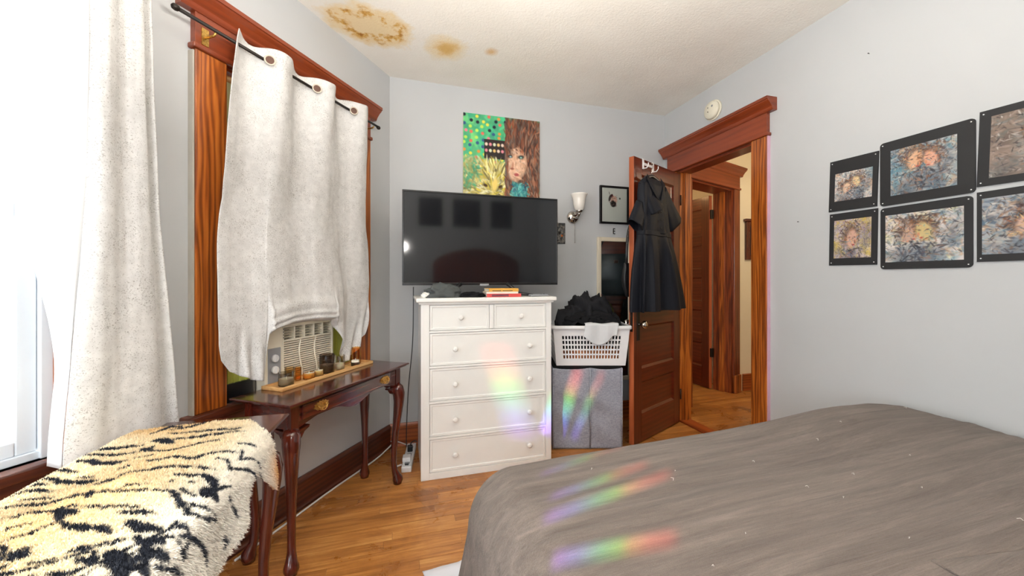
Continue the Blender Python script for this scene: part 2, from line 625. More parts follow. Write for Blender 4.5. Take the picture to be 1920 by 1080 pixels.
# ceiling with water stains
def ceiling_mat():
    t = NT('ceiling_stained')
    v = t.coord()
    sep = t.n('ShaderNodeSeparateXYZ')
    t.l(v, sep.inputs[0])
    nz = t.noise(v, 9, 5, .65)
    nz2 = t.noise(t.coord('Object', (1, 1, 1), (3.1, 1.7, 0)), 16, 5, .6)
    base = t.ramp(t.noise(v, 2.5, 3), [(.3, lin((238, 233, 224))), (.7, lin((246, 242, 234)))])
    def dist(cx, cy, rx, ry, rot=0, wob=.5):
        c, s = math.cos(rot), math.sin(rot)
        dx = t.math('SUBTRACT', sep.outputs[0], cx)
        dy = t.math('SUBTRACT', sep.outputs[1], cy)
        a = t.math('DIVIDE', t.math('ADD', t.math('MULTIPLY', dx, c), t.math('MULTIPLY', dy, s)), rx)
        b = t.math('DIVIDE', t.math('SUBTRACT', t.math('MULTIPLY', dy, c), t.math('MULTIPLY', dx, s)), ry)
        d = t.math('SQRT', t.math('ADD', t.math('MULTIPLY', a, a), t.math('MULTIPLY', b, b)))
        return t.math('ADD', d, t.math('MULTIPLY', t.math('SUBTRACT', nz, .5), wob))
    col = base
    pale, tan, rust = lin((236, 208, 150)), lin((218, 170, 92)), lin((164, 104, 40))
    d1 = dist(-.10, -.565, .30, .20, .25, .9)
    col = t.mix(t.ramp(d1, [(.72, (.75, .75, .75)), (1.06, (0, 0, 0))]), col, pale)
    ring = t.ramp(d1, [(.34, (0, 0, 0)), (.48, (1, 1, 1)), (.62, (1, 1, 1)), (.76, (0, 0, 0))])
    col = t.mix(t.math('MULTIPLY', ring, t.ramp(nz2, [(.46, (0, 0, 0)), (.56, (1, 1, 1))])), col, tan)
    col = t.mix(t.math('MULTIPLY', ring, t.ramp(nz2, [(.56, (0, 0, 0)), (.68, (.9, .9, .9))])), col, rust)
    d2 = dist(.365, -.470, .155, .165, .9, 1.0)
    col = t.mix(t.ramp(d2, [(.3, (.9, .9, .9)), (1.0, (0, 0, 0))]), col, pale)
    col = t.mix(t.ramp(d2, [(.12, (.75, .75, .75)), (.55, (0, 0, 0))]), col, tan)
    d3 = dist(.665, -.518, .055, .055, 0, .7)
    col = t.mix(t.ramp(d3, [(.2, (.75, .75, .75)), (1.0, (0, 0, 0))]), col, tan)
    t.set(col, .88, 0, .2)
    t.bump(t.noise(v, 85, 5, .6), .5, .006)
    MATS['ceiling_stained'] = t.m
ceiling_mat()
ce = MB().prism([(.0, .12), (2.56, .12), (2.56, -4.32), (-2.02, -4.32), (-2.02, -2.75)], 'z', CEIL, CEIL + .1)
struct('ceiling', ce, 'ceiling_stained', 'cream textured ceiling with brown water stains near the window wall', 'ceiling', 'B')

# floor: narrow boards, each its own piece
fl = MB().prism([(.12, .12), (2.56, .12), (2.56, -4.32), (-2.02, -4.32), (-2.02, -2.75)], 'z', -.05, -.003)
floor = struct('floor', fl, 'floor_base', 'worn honey brown strip wood bedroom floor', 'floor', 'B')
PW = .0575
plank_mesh = {}
def plank(parent, x0, x1, y):
    L = round((x1 - x0) * 40) / 40
    key = L
    if key not in plank_mesh:
        o = box(0, L - .0012, .0005, PW - .0005, -.012, 0).build('plank', 'floor_plank', parent, bevel=0)
        plank_mesh[key] = o.data
    else:
        o = bpy.data.objects.new('plank', plank_mesh[key])
        C.objects.link(o)
        o.parent = parent
    o.location = (x0, y, random.uniform(-.0012, 0))
    return o
rp = random.Random(3)
row = 0
y = -PW
while y > -2.45:
    x = .677 * y - .02
    end = 2.46
    first = True
    while x < end - .02:
        L = rp.uniform(.25, 1.2) if first else rp.uniform(.7, 1.35)
        first = False
        x1 = min(end, x + round(L * 40) / 40)
        if end - x1 < .2:
            x1 = end
        plank(floor, x, x1, y)
        x = x1
    y -= PW
# hall floor
hf = MB().prism([(2.46, -2.1), (5.5, -2.1), (5.5, .5), (4.6, 2.6), (1.9, 2.4), (2.5, .1)], 'z', -.05, -.003)
hfloor = struct('floor_hall', hf, 'floor_base', 'glossy brown strip wood hall floor beyond the doorway', 'floor', 'B')
y = .9
while y > -.9:
    x = 2.47 + rp.uniform(0, .0)
    for L in (rp.uniform(.4, .9), 1.1):
        plank(hfloor, x, x + round(L * 40) / 40, y)
        x += round(L * 40) / 40
    y -= PW

# hall shell and the room beyond the second door
W4 = (-.95, -.15, 0, 2.25)
struct('wall_hall', holed(MB(), -1.18, 0, 0, CEIL, 0, .2, [W4]), 'hall_paint', 'cream hall wall with the inner wooden doorway', 'wall', 'H')
struct('wall_hall_far', box(3.735, 5.5, .392, .5, 0, CEIL), 'hall_paint', 'bright cream hall wall seen through the doorway', 'wall', 'B')
struct('wall_hall_side', box(5.4, 5.5, -2.1, .392, 0, CEIL), 'hall_paint', 'cream hall end wall out of sight beyond the doorway', 'wall', 'B')
struct('wall_hall_near', box(2.56, 5.4, -2.2, -2.1, 0, CEIL), 'hall_paint', 'cream hall wall out of sight nearest the bedroom', 'wall', 'B')
rm = MB()
rm.box(-1.14, -1.04, .3, 1.9, 0, CEIL)
rm.box(.3, .4, .2, 1.9, 0, CEIL)
rm.box(-1.14, .4, 1.9, 2.0, 0, CEIL)
struct('wall_far_room', rm, 'hall_paint', 'warm lit wall of the small room behind the inner door', 'wall', 'H')
struct('ceiling_hall', MB().prism([(2.56, -2.2), (5.5, -2.2), (5.5, .5), (4.9, 2.6), (2.0, 2.4), (2.45, .12)], 'z', CEIL, CEIL + .1), 'hall_paint', 'cream hall ceiling beyond the doorway', 'ceiling', 'B')

def casing(name, label, fr, x0, x1, zb, zt, w=.13, t=.03, depth=.12, mat='casing_wood', over=.055, left=True, right=True, head=.165, crown=.085, strip=None, sill=None):
    r = thing(name, label, 'door casing' if zb < .1 else 'window casing', fr, kind='structure')
    if left:
        box(x0 - w, x0, -t, 0, zb, zt).build('casing_board', mat, r, bevel=.004)
    if right:
        box(x1, x1 + w, -t, 0, zb, zt).build('casing_board', mat, r, bevel=.004)
    # jambs lining the opening, with a stop
    box(x0, x0 + .015, -.002, depth, zb, zt).build('jamb', mat, r)
    box(x1 - .015, x1, -.002, depth, zb, zt).build('jamb', mat, r)
    box(x0, x1, -.002, depth, zt - .015, zt).build('jamb', 'header_wood', r)
    box(x0 - w - .012, x1 + w + .012, -t - .010, 0, zt, zt + .022).build('bead', 'header_wood', r, bevel=.005)
    box(x0 - w, x1 + w, -t, 0, zt + .022, zt + head).build('frieze', 'header_wood', r, bevel=.002)
    z = zt + head - .012
    prof = [(0, z), (-t - .004, z), (-t - .010, z + .012), (-t - .014, z + .022), (-t - .032, z + .046), (-t - .046, z + .058),
            (-t - .050, z + .066), (-t - .056, z + .066), (-t - .056, z + crown), (0, z + crown)]
    MB().prism(prof, 'x', x0 - w - over, x1 + w + over).build('crown_moulding', 'header_wood', r)
    if strip:
        MB().box(x1 + w, x1 + w + .0035, -t * .8, 0, zb, zt).build('paint_line', strip, r)
    return r

t1 = casing('trim_1', 'orange brown wooden casing around the curtained window with air conditioner', 'L', W1[0], W1[1], W1[2], W1[3])
box(W1[0] - .139, W1[0] - .132, -.028, 0, .69, 2.2).build('chipped_paint_edge', 'caulk_grey', t1)
box(W1[0] - .17, W1[1] + .16, -.055, .12, .655, .69).build('sill', 'base_wood', t1, bevel=.006)
box(W1[0] - .13, W1[1] + .13, -.022, 0, .565, .655).build('apron', 'base_wood', t1, bevel=.004)
t2 = casing('trim_2', 'orange brown wooden casing hidden behind the tall curtain', 'L', W2[0], W2[1], W2[2], W2[3])
box(W2[0] - .17, W2[1] + .15, -.045, .12, .655, .69).build('sill', 'base_wood', t2, bevel=.006)
box(W2[0] - .13, W2[1] + .13, -.022, 0, .565, .655).build('apron', 'base_wood', t2, bevel=.004)
t3 = casing('trim_3', 'orange brown wooden casing around the bedroom doorway', 'R', .19, .94, 0, 2.21, w=.118, over=.05, strip='pink_paint')
box(.19 + .015, .19 + .03, .045, .075, 0, 2.195).build('door_stop', 'casing_wood', t3)
box(.94 - .03, .94 - .015, .045, .075, 0, 2.195).build('door_stop', 'casing_wood', t3)
box(.94 - .0165, .94 - .0145, .01, .04, .86, 1.02).build('strike_plate', 'brass', t3)
box(.2, .93, 0, .12, -.003, .012).build('threshold', 'casing_wood_x', t3, bevel=.005)
t4 = casing('trim_4', 'red brown wooden casing around the inner hall doorway', 'H', W4[0], W4[1], 0, 2.25, w=.12, depth=.2, over=.05, mat='inner_casing')
box(-.15 - .03, -.15 - .015, .07, .12, 0, 2.235).build('door_stop', 'casing_wood', t4)
box(-.15, -.03, -.045, 0, 0, .2).build('plinth_block', 'casing_wood', t4, bevel=.004)

def baseboard(name, label, fr, x0, x1, h=.165, mat='base_wood'):
    r = thing(name, label, 'baseboard', fr, kind='structure')
    box(x0, x1, -.016, 0, 0, h - .03).build('board', mat, r, bevel=.002)
    MB().prism([(0, h - .03), (-.022, h - .03), (-.024, h - .02), (-.014, h - .010), (-.010, h), (0, h)], 'x', x0, x1).build('cap_moulding', mat, r)
    MB().prism([(-.016, 0), (-.033, 0), (-.031, .010), (-.024, .017), (-.016, .019)], 'x', x0, x1).build('shoe_moulding', mat, r)
    return r
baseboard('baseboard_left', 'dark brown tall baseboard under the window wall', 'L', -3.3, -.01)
baseboard('baseboard_back', 'orange brown baseboard along the television wall', 'B', .0, 2.43, mat='base_wood_light')
baseboard('baseboard_right', 'brown baseboard along the wall beside the bed', 'R', 1.06, 4.2, mat='base_wood_light')
bh = thing('baseboard_hall', 'orange brown baseboard on the cream hall wall', 'baseboard', 'B', (3.735, .392, 0), kind='structure')
box(.05, 1.6, -.018, 0, 0, .17).build('board', 'base_wood_light', bh, bevel=.003)
box(.05, 1.6, -.026, 0, .17, .19).build('cap_moulding', 'base_wood_light', bh, bevel=.004)

# windows
def sash(parent, name, x0, x1, z0, z1, y0, y1, w, mat, glass):
    box(x0, x0 + w, y0, y1, z0, z1).build('stile', mat, parent, bevel=.004)
    box(x1 - w, x1, y0, y1, z0, z1).build('stile', mat, parent, bevel=.004)
    box(x0 + w, x1 - w, y0, y1, z0, z0 + w).build('rail', mat, parent, bevel=.004)
    box(x0 + w, x1 - w, y0, y1, z1 - w, z1).build('rail', mat, parent, bevel=.004)
    ym = (y0 + y1) / 2
    box(x0 + w, x1 - w, ym - .002, ym + .002, z0 + w, z1 - w).build('pane', glass, parent)
w1 = thing('window_1', 'wood framed sash window mostly hidden behind the hanging grey curtain', 'window', 'L', kind='structure')
sash(w1, 'upper', W1[0] + .015, W1[1] - .015, 1.46, 2.195, .075, .105, .045, 'casing_wood', 'window_glass')
sash(w1, 'lower', W1[0] + .015, W1[1] - .015, 1.05, 1.50, .035, .068, .045, 'casing_wood', 'window_glass')
w2 = thing('window_2', 'white vinyl sash window at the bright photo edge beside the tall curtain', 'window', 'L', kind='structure')
MB().box(W2[0], W2[0] + .05, .02, .115, .69, 2.21).box(W2[1] - .042, W2[1], .012, .115, .69, 2.21).box(W2[0], W2[1], .02, .115, 2.17, 2.21).box(W2[0], W2[1], .02, .115, .69, .715).build('frame', 'white_vinyl', w2, bevel=.003)
sash(w2, 'upper', W2[0] + .05, W2[1] - .043, 1.44, 2.17, .075, .105, .045, 'white_vinyl', 'window_glass')
sash(w2, 'lower', W2[0] + .05, W2[1] - .043, .715, 1.485, .028, .066, .045, 'white_vinyl', 'window_glass')
box(-2.32, -2.22, .015, .028, 1.462, 1.482).build('sash_lock', 'white_plastic', w2, bevel=.003)
w3 = thing('window_3', 'white sash window in the bay wall', 'window', 'B', kind='structure')
MB().box(-2.0, -1.92, -3.98, -3.93, .7, 2.3).box(-2.0, -1.92, -2.99, -2.94, .7, 2.3).box(-2.0, -1.92, -3.93, -2.99, 2.25, 2.3).box(-2.0, -1.92, -3.93, -2.99, .7, .75).box(-1.99, -1.93, -3.93, -2.99, 1.48, 1.53).build('frame', 'white_vinyl', w3, bevel=.003)
w4 = thing('window_4', 'white sash window behind the photographer', 'window', 'B', kind='structure')
MB().box(-1.45, -1.4, -4.3, -4.22, .7, 2.3).box(-.1, -.05, -4.3, -4.22, .7, 2.3).box(-1.4, -.1, -4.3, -4.22, 2.25, 2.3).box(-1.4, -.1, -4.3, -4.22, .7, .75).box(-1.4, -.1, -4.29, -4.23, 1.48, 1.53).build('frame', 'white_vinyl', w4, bevel=.003)

# doors: stiles, rails and recessed panels, each a piece
def panel_mesh(x0, x1, z0, z1, t):
    m = MB()
    for s, yy in ((1, 0.0), (-1, t)):
        a, b = .0, .016
        ys = [yy + s * .001, yy + s * .014]
        ring0 = [(x0, ys[0], z0), (x1, ys[0], z0), (x1, ys[0], z1), (x0, ys[0], z1)]
        ring1 = [(x0 + b, ys[1], z0 + b), (x1 - b, ys[1], z0 + b), (x1 - b, ys[1], z1 - b), (x0 + b, ys[1], z1 - b)]
        m.add(ring0 + ring1, [(0, 1, 5, 4), (1, 2, 6, 5), (2, 3, 7, 6), (3, 0, 4, 7), (4, 5, 6, 7)])
    return m
def door_leaf(r, x0, x1, h, t, panels, sw=.112, edge_mat='door_edge_wood'):
    box(x0 + .0012, x0 + sw, 0, t, .01, h).build('stile', 'door_wood', r, bevel=.002)
    box(x1 - sw, x1, 0, t, .01, h).build('stile', 'door_wood', r, bevel=.002)
    box(x0, x0 + .0012, .0012, t - .0012, .012, h - .002).build('lock_edge', edge_mat, r)
    z = .01
    for a, b in panels:
        box(x0 + sw, x1 - sw, 0, t, z, a).build('rail', 'door_wood_x', r)
        panel_mesh(x0 + sw, x1 - sw, a, b, t).build('panel', 'door_wood_x', r, recalc=False)
        z = b
    box(x0 + sw, x1 - sw, 0, t, z, h).build('rail', 'door_wood_x', r)
d1 = thing('door_1', 'open red brown panelled bedroom door with the black dress hung on it', 'door', 'D', kind='structure')
door_leaf(d1, -.76, -.012, 2.18, .042, [(.225, .47), (.57, .90), (1.0, 1.30), (1.40, 1.70), (1.80, 2.06)])
esc = box(-.722, -.680, -.004, 0, .79, 1.03).build('escutcheon', 'dark_iron', d1, bevel=.0018)
kn = MB().lathe([(.013, 0), (.010, -.012), (.009, -.03), (.022, -.038), (.030, -.048), (.031, -.058), (.025, -.068), (.010, -.073)], 20, (-.701, 0, .915), 'y').build('knob', 'chrome', d1)
MB().lathe([(.013, 0), (.010, .012), (.009, .03), (.022, .038), (.030, .048), (.031, .058), (.025, .068), (.010, .073)], 20, (-.701, .042, .915), 'y').build('knob', 'chrome', d1)
box(-.7615, -.7595, .01, .032, .86, 1.04).build('latch_plate', 'dark_iron', d1)
for z in (.25, 1.1, 1.95):
    MB().tube([(-.008, -.006, z - .045), (-.008, -.006, z + .045)], .006, 8).build('hinge', 'dark_iron', d1)

d2 = thing('door_2', 'dark red five panel door standing open in the inner hall doorway', 'door', 'H', (-.185, .195, 0), math.atan2(.956, .294), kind='structure')
d2.matrix_world = fm('H') @ Matrix.Translation((-.185, .195, 0)) @ Matrix.Rotation(math.atan2(.956, .294), 4, 'Z')
door_leaf(d2, .01, .77, 2.215, .04, [(.24, .52), (.62, .90), (1.0, 1.28), (1.38, 1.66), (1.76, 2.08)])
for z in (.42, 2.0):
    box(-.012, .012, -.008, .03, z - .05, z + .05).build('hinge', 'dark_iron', d2, bevel=.003)
# hall light and the lamp of the room beyond
light('hall_lamp_glow', 'POINT', wp('B', 3.7, -.9, 2.3), (0, 0, -1), 24, (1, .84, .62), .12)
light('far_room_glow', 'POINT', wp('H', -.7, 1.3, 2.5), (0, 0, -1), 5, (1, .62, .28), .1)

def sstep(a, b, x):
    q = min(1, max(0, (x - a) / (b - a)))
    return q * q * (3 - 2 * q)

# ================================================================== bed (largest thing in view)
BX0, BX1, BY0, BY1, BZ = .46, 2.36, -3.92, -1.80, .628
def bed_top(x, y):
    return BZ + .030 * sstep(1.2, 2.1, x) + .016 * math.exp(-((x - 1.95) / .4) ** 2 - ((y + 1.85) / .3) ** 2) - .03 * max(0, .95 - x) - .02 * sstep(2.2, 2.42, x) + .006 * fbm(x * 1.6, y * 1.6, 3.3, 3)
def bed_rip(x, y):
    return .006 * fbm(x * .9 + 5, y * 13, 1.2, 3) + .0025 * fbm(x * 2.4, y * 42, 7.2, 2) + .010 * max(0, fbm(x * .7 + 2, y * 5.5, 4.2, 3))
bed = thing('bed', 'wide bed under the grey brown blanket, tall brown headboard', 'bed', 'B')
box(.47, 2.38, -3.9, -1.83, .30, .56).build('mattress', 'mattress_white', bed, bevel=.04)
box(.46, 2.37, -3.9, -1.80, .10, .30).build('base', 'black_cloth', bed, bevel=.01)
for x in (.5, 2.3):
    for yy in (-3.85, -1.88):
        box(x - .025, x + .025, yy - .025, yy + .025, 0, .10).build('leg', 'cherry_z', bed)
hb = [(.57 + 1.43 * k / 24, 1.52 + .24 * math.sin(PI * k / 24) ** .6) for k in range(25)]
MB().prism(hb + [(2.0, .3), (.57, .3)], 'y', -4.05, -3.93).build('headboard', 'headboard_brown', bed, bevel=.015)

def blanket():
    """cloth lying on the mattress with rounded edges, hanging over the foot and the open side"""
    r = .17
    na, nb = 250, 250
    P = np.zeros((nb, na, 3))
    a_lin = np.concatenate([np.linspace(-.64, 0, 70, endpoint=False), np.linspace(0, BX1 - BX0, 160), (BX1 - BX0) + np.linspace(.003, .06, 20)])
    b_lin = np.concatenate([np.linspace(BY0, BY1, 180, endpoint=False) - BY1, np.linspace(0, .56, 70)])
    for j, b in enumerate(b_lin):
        for i, a in enumerate(a_lin):
            x, y = BX0 + a, BY1 + b
            dx = min(a, 0) + max(a - (BX1 - BX0), 0)
            dy = max(b, 0)
            s = math.hypot(dx, dy)
            px, py = min(max(x, BX0), BX1), min(y, BY1)
            top = bed_top(x, y)
            rip = bed_rip(x, y)
            if s < 1e-6:
                P[j, i] = (x, y, top + rip)
                continue
            ux, uy = dx / s, dy / s
            if s < r * PI / 2:
                th = s / r
                out, drop = r * math.sin(th), r * (1 - math.cos(th))
            else:
                e = s - r * PI / 2
                ang = math.atan2(uy, -ux)
                fold = math.sin(ang * 13 + .6) if 0.12 < ang < 1.45 else math.sin((x + y) * 17)
                amp = min(1, e / .25)
                out = r + .16 * e + .016 * amp * fold
                drop = r + e * .985
            zz = top - drop + rip * .8
            P[j, i] = (px + ux * out, py + uy * out, max(zz, .03))
    return MB().grid(P)
bl = blanket().build('blanket', 'blanket_fabric', None, solid=.006, solid_off=-1)
place(bl, 'B')
tag(bl, 'grey brown crinkled blanket spread over the bed', 'blanket')
# bunched fold of the blanket by the pillows, seen at the photo corner
P = np.zeros((60, 80, 3))
for j in range(60):
    for i in range(80):
        u, v = i / 79, j / 59
        x = 1.20 + .95 * u
        y = -2.47 - .34 * v - .06 * math.sin(u * 3)
        env = math.sin(PI * v) ** .7 * min(1, u * 3)
        P[j, i] = (x, y, .632 + env * (.035 + .03 * math.sin(v * 17 + u * 2) + .012 * fbm(u * 5, v * 9, 2)))
bf = MB().grid(P).build('folded_throw', 'blanket_fabric', None, solid=.006)
place(bf, 'B')
tag(bf, 'rolled fold of brown throw on the bed near the photo corner', 'throw')
# white sheet bunched on the floor below the blanket corner
P = np.zeros((40, 50, 3))
for j in range(40):
    for i in range(50):
        u, v = i / 49, j / 39
        x = .16 + .34 * u + .02 * math.sin(v * 9)
        y = -1.86 + .50 * v
        e = (math.sin(PI * min(1, u * .62)) ** .6) * (math.sin(PI * v) ** .5)
        P[j, i] = (x, y, .012 + e * (.07 + .02 * math.sin(v * 21 + u * 3) + .02 * fbm(u * 4, v * 6, 5)))
sh = MB().grid(P).build('white_sheet', 'sheet_white', None, solid=.004, solid_off=1)
place(sh, 'B')
tag(sh, 'white bed sheet bunched on the floor below the blanket corner', 'sheet')
for k, (x, yy, rz, m) in enumerate(((.78, -3.68, .06, 'pillow_grey'), (1.42, -3.70, -.04, 'sheet_white'), (2.06, -3.68, .03, 'pillow_grey'))):
    P = np.zeros((24, 40, 3))
    for j in range(24):
        for i in range(40):
            a, b = 2 * PI * i / 40, -PI / 2 + PI * j / 23
            ca, sa = math.cos(a), math.sin(a)
            sx = math.copysign(abs(ca) ** .55, ca) * math.cos(b) ** .6
            sy = math.copysign(abs(sa) ** .55, sa) * math.cos(b) ** .6
            P[j, i] = (.30 * sx, .085 * math.sin(b) * (1 - .5 * max(abs(sx), abs(sy)) ** 3), .21 * sy)
    pl = MB().grid(P, wrap=True).build('pillow', m, None)
    place(pl, 'B', (x, yy - .02, .86), rz)
    tag(pl, ['dark grey pillow on the mattress side nearest the windows', 'white pillow in the middle of the headboard', 'dark grey pillow at the headboard end by the wall'][k], 'pillow', 'pillows against the headboard')

# ================================================================== chest of drawers
dr = thing('dresser', 'tall white chest of six drawers with round knobs under the television', 'dresser', 'B', (0, 0, 0))
X0, X1, YF, YB = .2, 1.068, -.59, -.09
box(X0 + .004, X1 - .004, YF + .022, YB, .0, 1.105).build('body', 'white_paint', dr, bevel=.002)
box(X0, X0 + .052, YF, YF + .024, 0, 1.105).build('stile', 'white_paint', dr, bevel=.0015)
box(X1 - .038, X1, YF, YF + .024, 0, 1.105).build('stile', 'white_paint', dr, bevel=.0015)
rows = [(.045, .248), (.268, .470), (.491, .692), (.712, .914), (.933, 1.09)]
rz = [(0, .042)] + [(rows[k][1] + .003, rows[k + 1][0] - .003) for k in range(4)] + [(1.093, 1.105)]
for a, b in rz:
    box(X0 + .052, X1 - .038, YF, YF + .024, a, b).build('rail', 'white_paint', dr, bevel=.0012)
box(.636, .664, YF, YF + .024, .936, 1.09).build('divider', 'white_paint', dr, bevel=.0012)
box(X0 - .014, X1 + .014, YF - .010, YB + .004, 1.098, 1.110).build('cornice', 'white_paint', dr, bevel=.004)
box(X0 - .03, X1 + .03, YF - .028, YB + .004, 1.110, 1.137).build('top', 'white_paint', dr, bevel=.007)
def drawer(x0, x1, z0, z1, knobs):
    m = MB()
    yf = YF + .004
    b = .012
    m.add([(x0, YF + .02, z0), (x1, YF + .02, z0), (x1, YF + .02, z1), (x0, YF + .02, z1),
           (x0, yf, z0), (x1, yf, z0), (x1, yf, z1), (x0, yf, z1),
           (x0 + b, yf, z0 + b), (x1 - b, yf, z0 + b), (x1 - b, yf, z1 - b), (x0 + b, yf, z1 - b),
           (x0 + b + .004, yf + .005, z0 + b + .004), (x1 - b - .004, yf + .005, z0 + b + .004), (x1 - b - .004, yf + .005, z1 - b - .004), (x0 + b + .004, yf + .005, z1 - b - .004)],
          [(0, 1, 2, 3)] + [(k, (k + 1) % 4, 4 + (k + 1) % 4, 4 + k) for k in range(4)] + [(4 + k, 4 + (k + 1) % 4, 8 + (k + 1) % 4, 8 + k) for k in range(4)] +
          [(8 + k, 8 + (k + 1) % 4, 12 + (k + 1) % 4, 12 + k) for k in range(4)] + [(12, 13, 14, 15)])
    d = m.build('drawer', 'white_paint', dr)
    for kx in knobs:
        MB().lathe([(.008, .005), (.0075, -.010), (.011, -.014), (.0155, -.020), (.0165, -.026), (.014, -.032), (.007, -.035)], 18, (kx, YF + .004, (z0 + z1) / 2), 'y').build('knob', 'white_paint', d)
for z0, z1 in rows[:4]:
    drawer(.255, 1.027, z0, z1, (.41, .905))
drawer(.255, .633, *rows[4], (.446,))
drawer(.667, 1.027, *rows[4], (.846,))

# ================================================================== television
tv = thing('television', 'large black flat television standing on the white dresser', 'television', 'B', (.64, -.40, 1.137))
hw, z0, z1 = .551, .078, .710
fr_ = MB()
bw = .011
fr_.box(-hw, hw, -.012, .012, z0, z0 + .016).box(-hw, hw, -.012, .012, z1 - bw, z1).box(-hw, -hw + bw, -.012, .012, z0 + .016, z1 - bw).box(hw - bw, hw, -.012, .012, z0 + .016, z1 - bw)
fr_.build('bezel', 'black_satin', tv, bevel=.002)
box(-hw + .003, hw - .003, -.004, .014, z0 + .004, z1 - .003).build('back_shell', 'black_plastic', tv)
box(-.34, .34, .014, .055, z0 + .03, z0 + .38).build('electronics_box', 'black_plastic', tv, bevel=.01)
box(-hw + bw, hw - bw, -.008, -.005, z0 + .016, z1 - bw).build('screen', 'tv_screen', tv)
for s in (-1, 1):
    MB().tube([(s * .16, -.012, z0 + .01), (s * .20, -.02, z0 - .02), (s * .24, -.06, .018), (s * .32, -.12, .008)], [.012, .013, .012, .009], 8).tube([(s * .20, -.01, z0 - .02), (s * .25, .05, .018), (s * .32, .10, .008)], [.012, .011, .008], 8).build('stand_leg', 'black_plastic', tv)
box(-.032, .032, -.0135, -.0115, z0 - .006, z0 + .009).build('logo_badge', 'grey_plastic', tv, bevel=.001)

# things lying on the dresser top
def crumple(name, label, cat, fr, loc, size, mat, seed, rz=0, flat=.6, group=None, parent=None, res=3, clamp=None):
    bm = bmesh.new()
    bmesh.ops.create_icosphere(bm, subdivisions=res + 1, radius=1)
    for v in bm.verts:
        p = v.co.copy()
        d = abs(mnoise.noise((p.x * 1.7 + seed, p.y * 1.7, p.z * 2.0))) * 1.1
        e = abs(mnoise.noise((p.x * 3.1 + 2 * p.z, p.y * 3.1 + seed, p.z * 2.2))) * .55
        g = mnoise.noise((p.x * 7, p.y * 7, p.z * 5 + seed)) * .05
        k = .72 + (.5 - d) * .55 + (.25 - e) * .5 + g
        v.co = Vector((p.x * k * size[0], p.y * k * size[1], max(-1, p.z) * k * size[2]))
        if v.co.z < -size[2] * flat * .5:
            v.co.z = -size[2] * flat * .5
    zmin = min(v.co.z for v in bm.verts)
    for v in bm.verts:
        v.co.z -= zmin
    if clamp:
        for v in bm.verts:
            wx, wy = v.co.x + loc[0], v.co.y + loc[1]
            v.co.x = min(max(wx, clamp[0]), clamp[1]) - loc[0]
            v.co.y = min(max(wy, clamp[2]), clamp[3]) - loc[1]
    for f in bm.faces:
        f.smooth = True
    me = bpy.data.meshes.new(name)
    bm.to_mesh(me)
    bm.free()
    me.materials.append(MATS[mat])
    o = bpy.data.objects.new(name, me)
    C.objects.link(o)
    if parent:
        o.parent = parent
        o.location = loc
    else:
        place(o, fr, loc, rz)
        tag(o, label, cat, group)
    return o
DT = 1.1375
crumple('crumpled_glove', 'charcoal cloth bundle crumpled at the window end of the dresser top', 'cloth', 'B', (.335, -.545, DT), (.125, .055, .072), 'charcoal_cloth', 3.1, .2)
crumple('black_pouch', 'flat black pouch between the cloth bundle and the books', 'pouch', 'B', (.53, -.53, DT), (.085, .05, .028), 'black_cloth', 8.7, -.1)
crumple('white_tissue', 'crumpled white tissue beside the charcoal cloth', 'tissue', 'B', (.235, -.55, DT), (.035, .03, .028), 'paper_white', 5.2)
mb = MB().tube([(-.10, 0, .006), (-.04, .01, .03), (.02, .0, .045), (.08, -.01, .03), (.11, 0, .006)], [.006, .007, .007, .007, .006], 8)
vs = mb.build('headset_band', 'black_plastic', None)
place(vs, 'B', (.36, -.46, DT))
tag(vs, 'thin black arched band behind the charcoal cloth bundle', 'headband')
def book(label, x, z, w, h, d, cover, rz, lab='book'):
    b = thing('book', label, 'book', 'B', (x, -.505, DT + z), rz, 'books on the dresser')
    box(-w / 2 + .003, w / 2 - .002, -d / 2 + .002, d / 2 - .002, .0018, h - .0018).build('pages', 'paper_cream', b)
    MB().box(-w / 2, w / 2, -d / 2, d / 2, 0, .0018).box(-w / 2, w / 2, -d / 2, d / 2, h - .0018, h).box(-w / 2, w / 2, -d / 2 - .001, -d / 2 + .002, 0, h).build('cover', cover, b)
    return b
b1 = book('red spined book at the bottom of the small stack', .735, 0, .235, .022, .16, 'paper_red', .02)
box(-.085, .03, -.0822, -.0808, .004, .018).build('spine_print', 'paper_plum', b1)
book('thin cream book in the middle of the small stack', .728, .0222, .215, .013, .15, 'paper_cream', -.03)
b3 = book('orange yellow book on top of the small stack', .735, .0354, .205, .021, .14, 'paper_orange', .03)
MB().box(-.08, -.02, -.0722, -.0708, .004, .008).box(-.01, .06, -.0722, -.0708, .004, .008).build('spine_print', 'black_card', b3)
rc = thing('remote_control', 'small grey remote control lying at the dresser corner', 'remote', 'B', (1.0, -.52, DT), .2)
box(-.07, .07, -.02, .02, 0, .014).build('body', 'grey_plastic', rc, bevel=.005)
MB().lathe([(.006, 0), (.006, .003)], 10, (.045, 0, .014)).lathe([(.004, 0), (.004, .002)], 8, (.02, .008, .014)).lathe([(.004, 0), (.004, .002)], 8, (.02, -.008, .014)).build('buttons', 'black_plastic', rc)

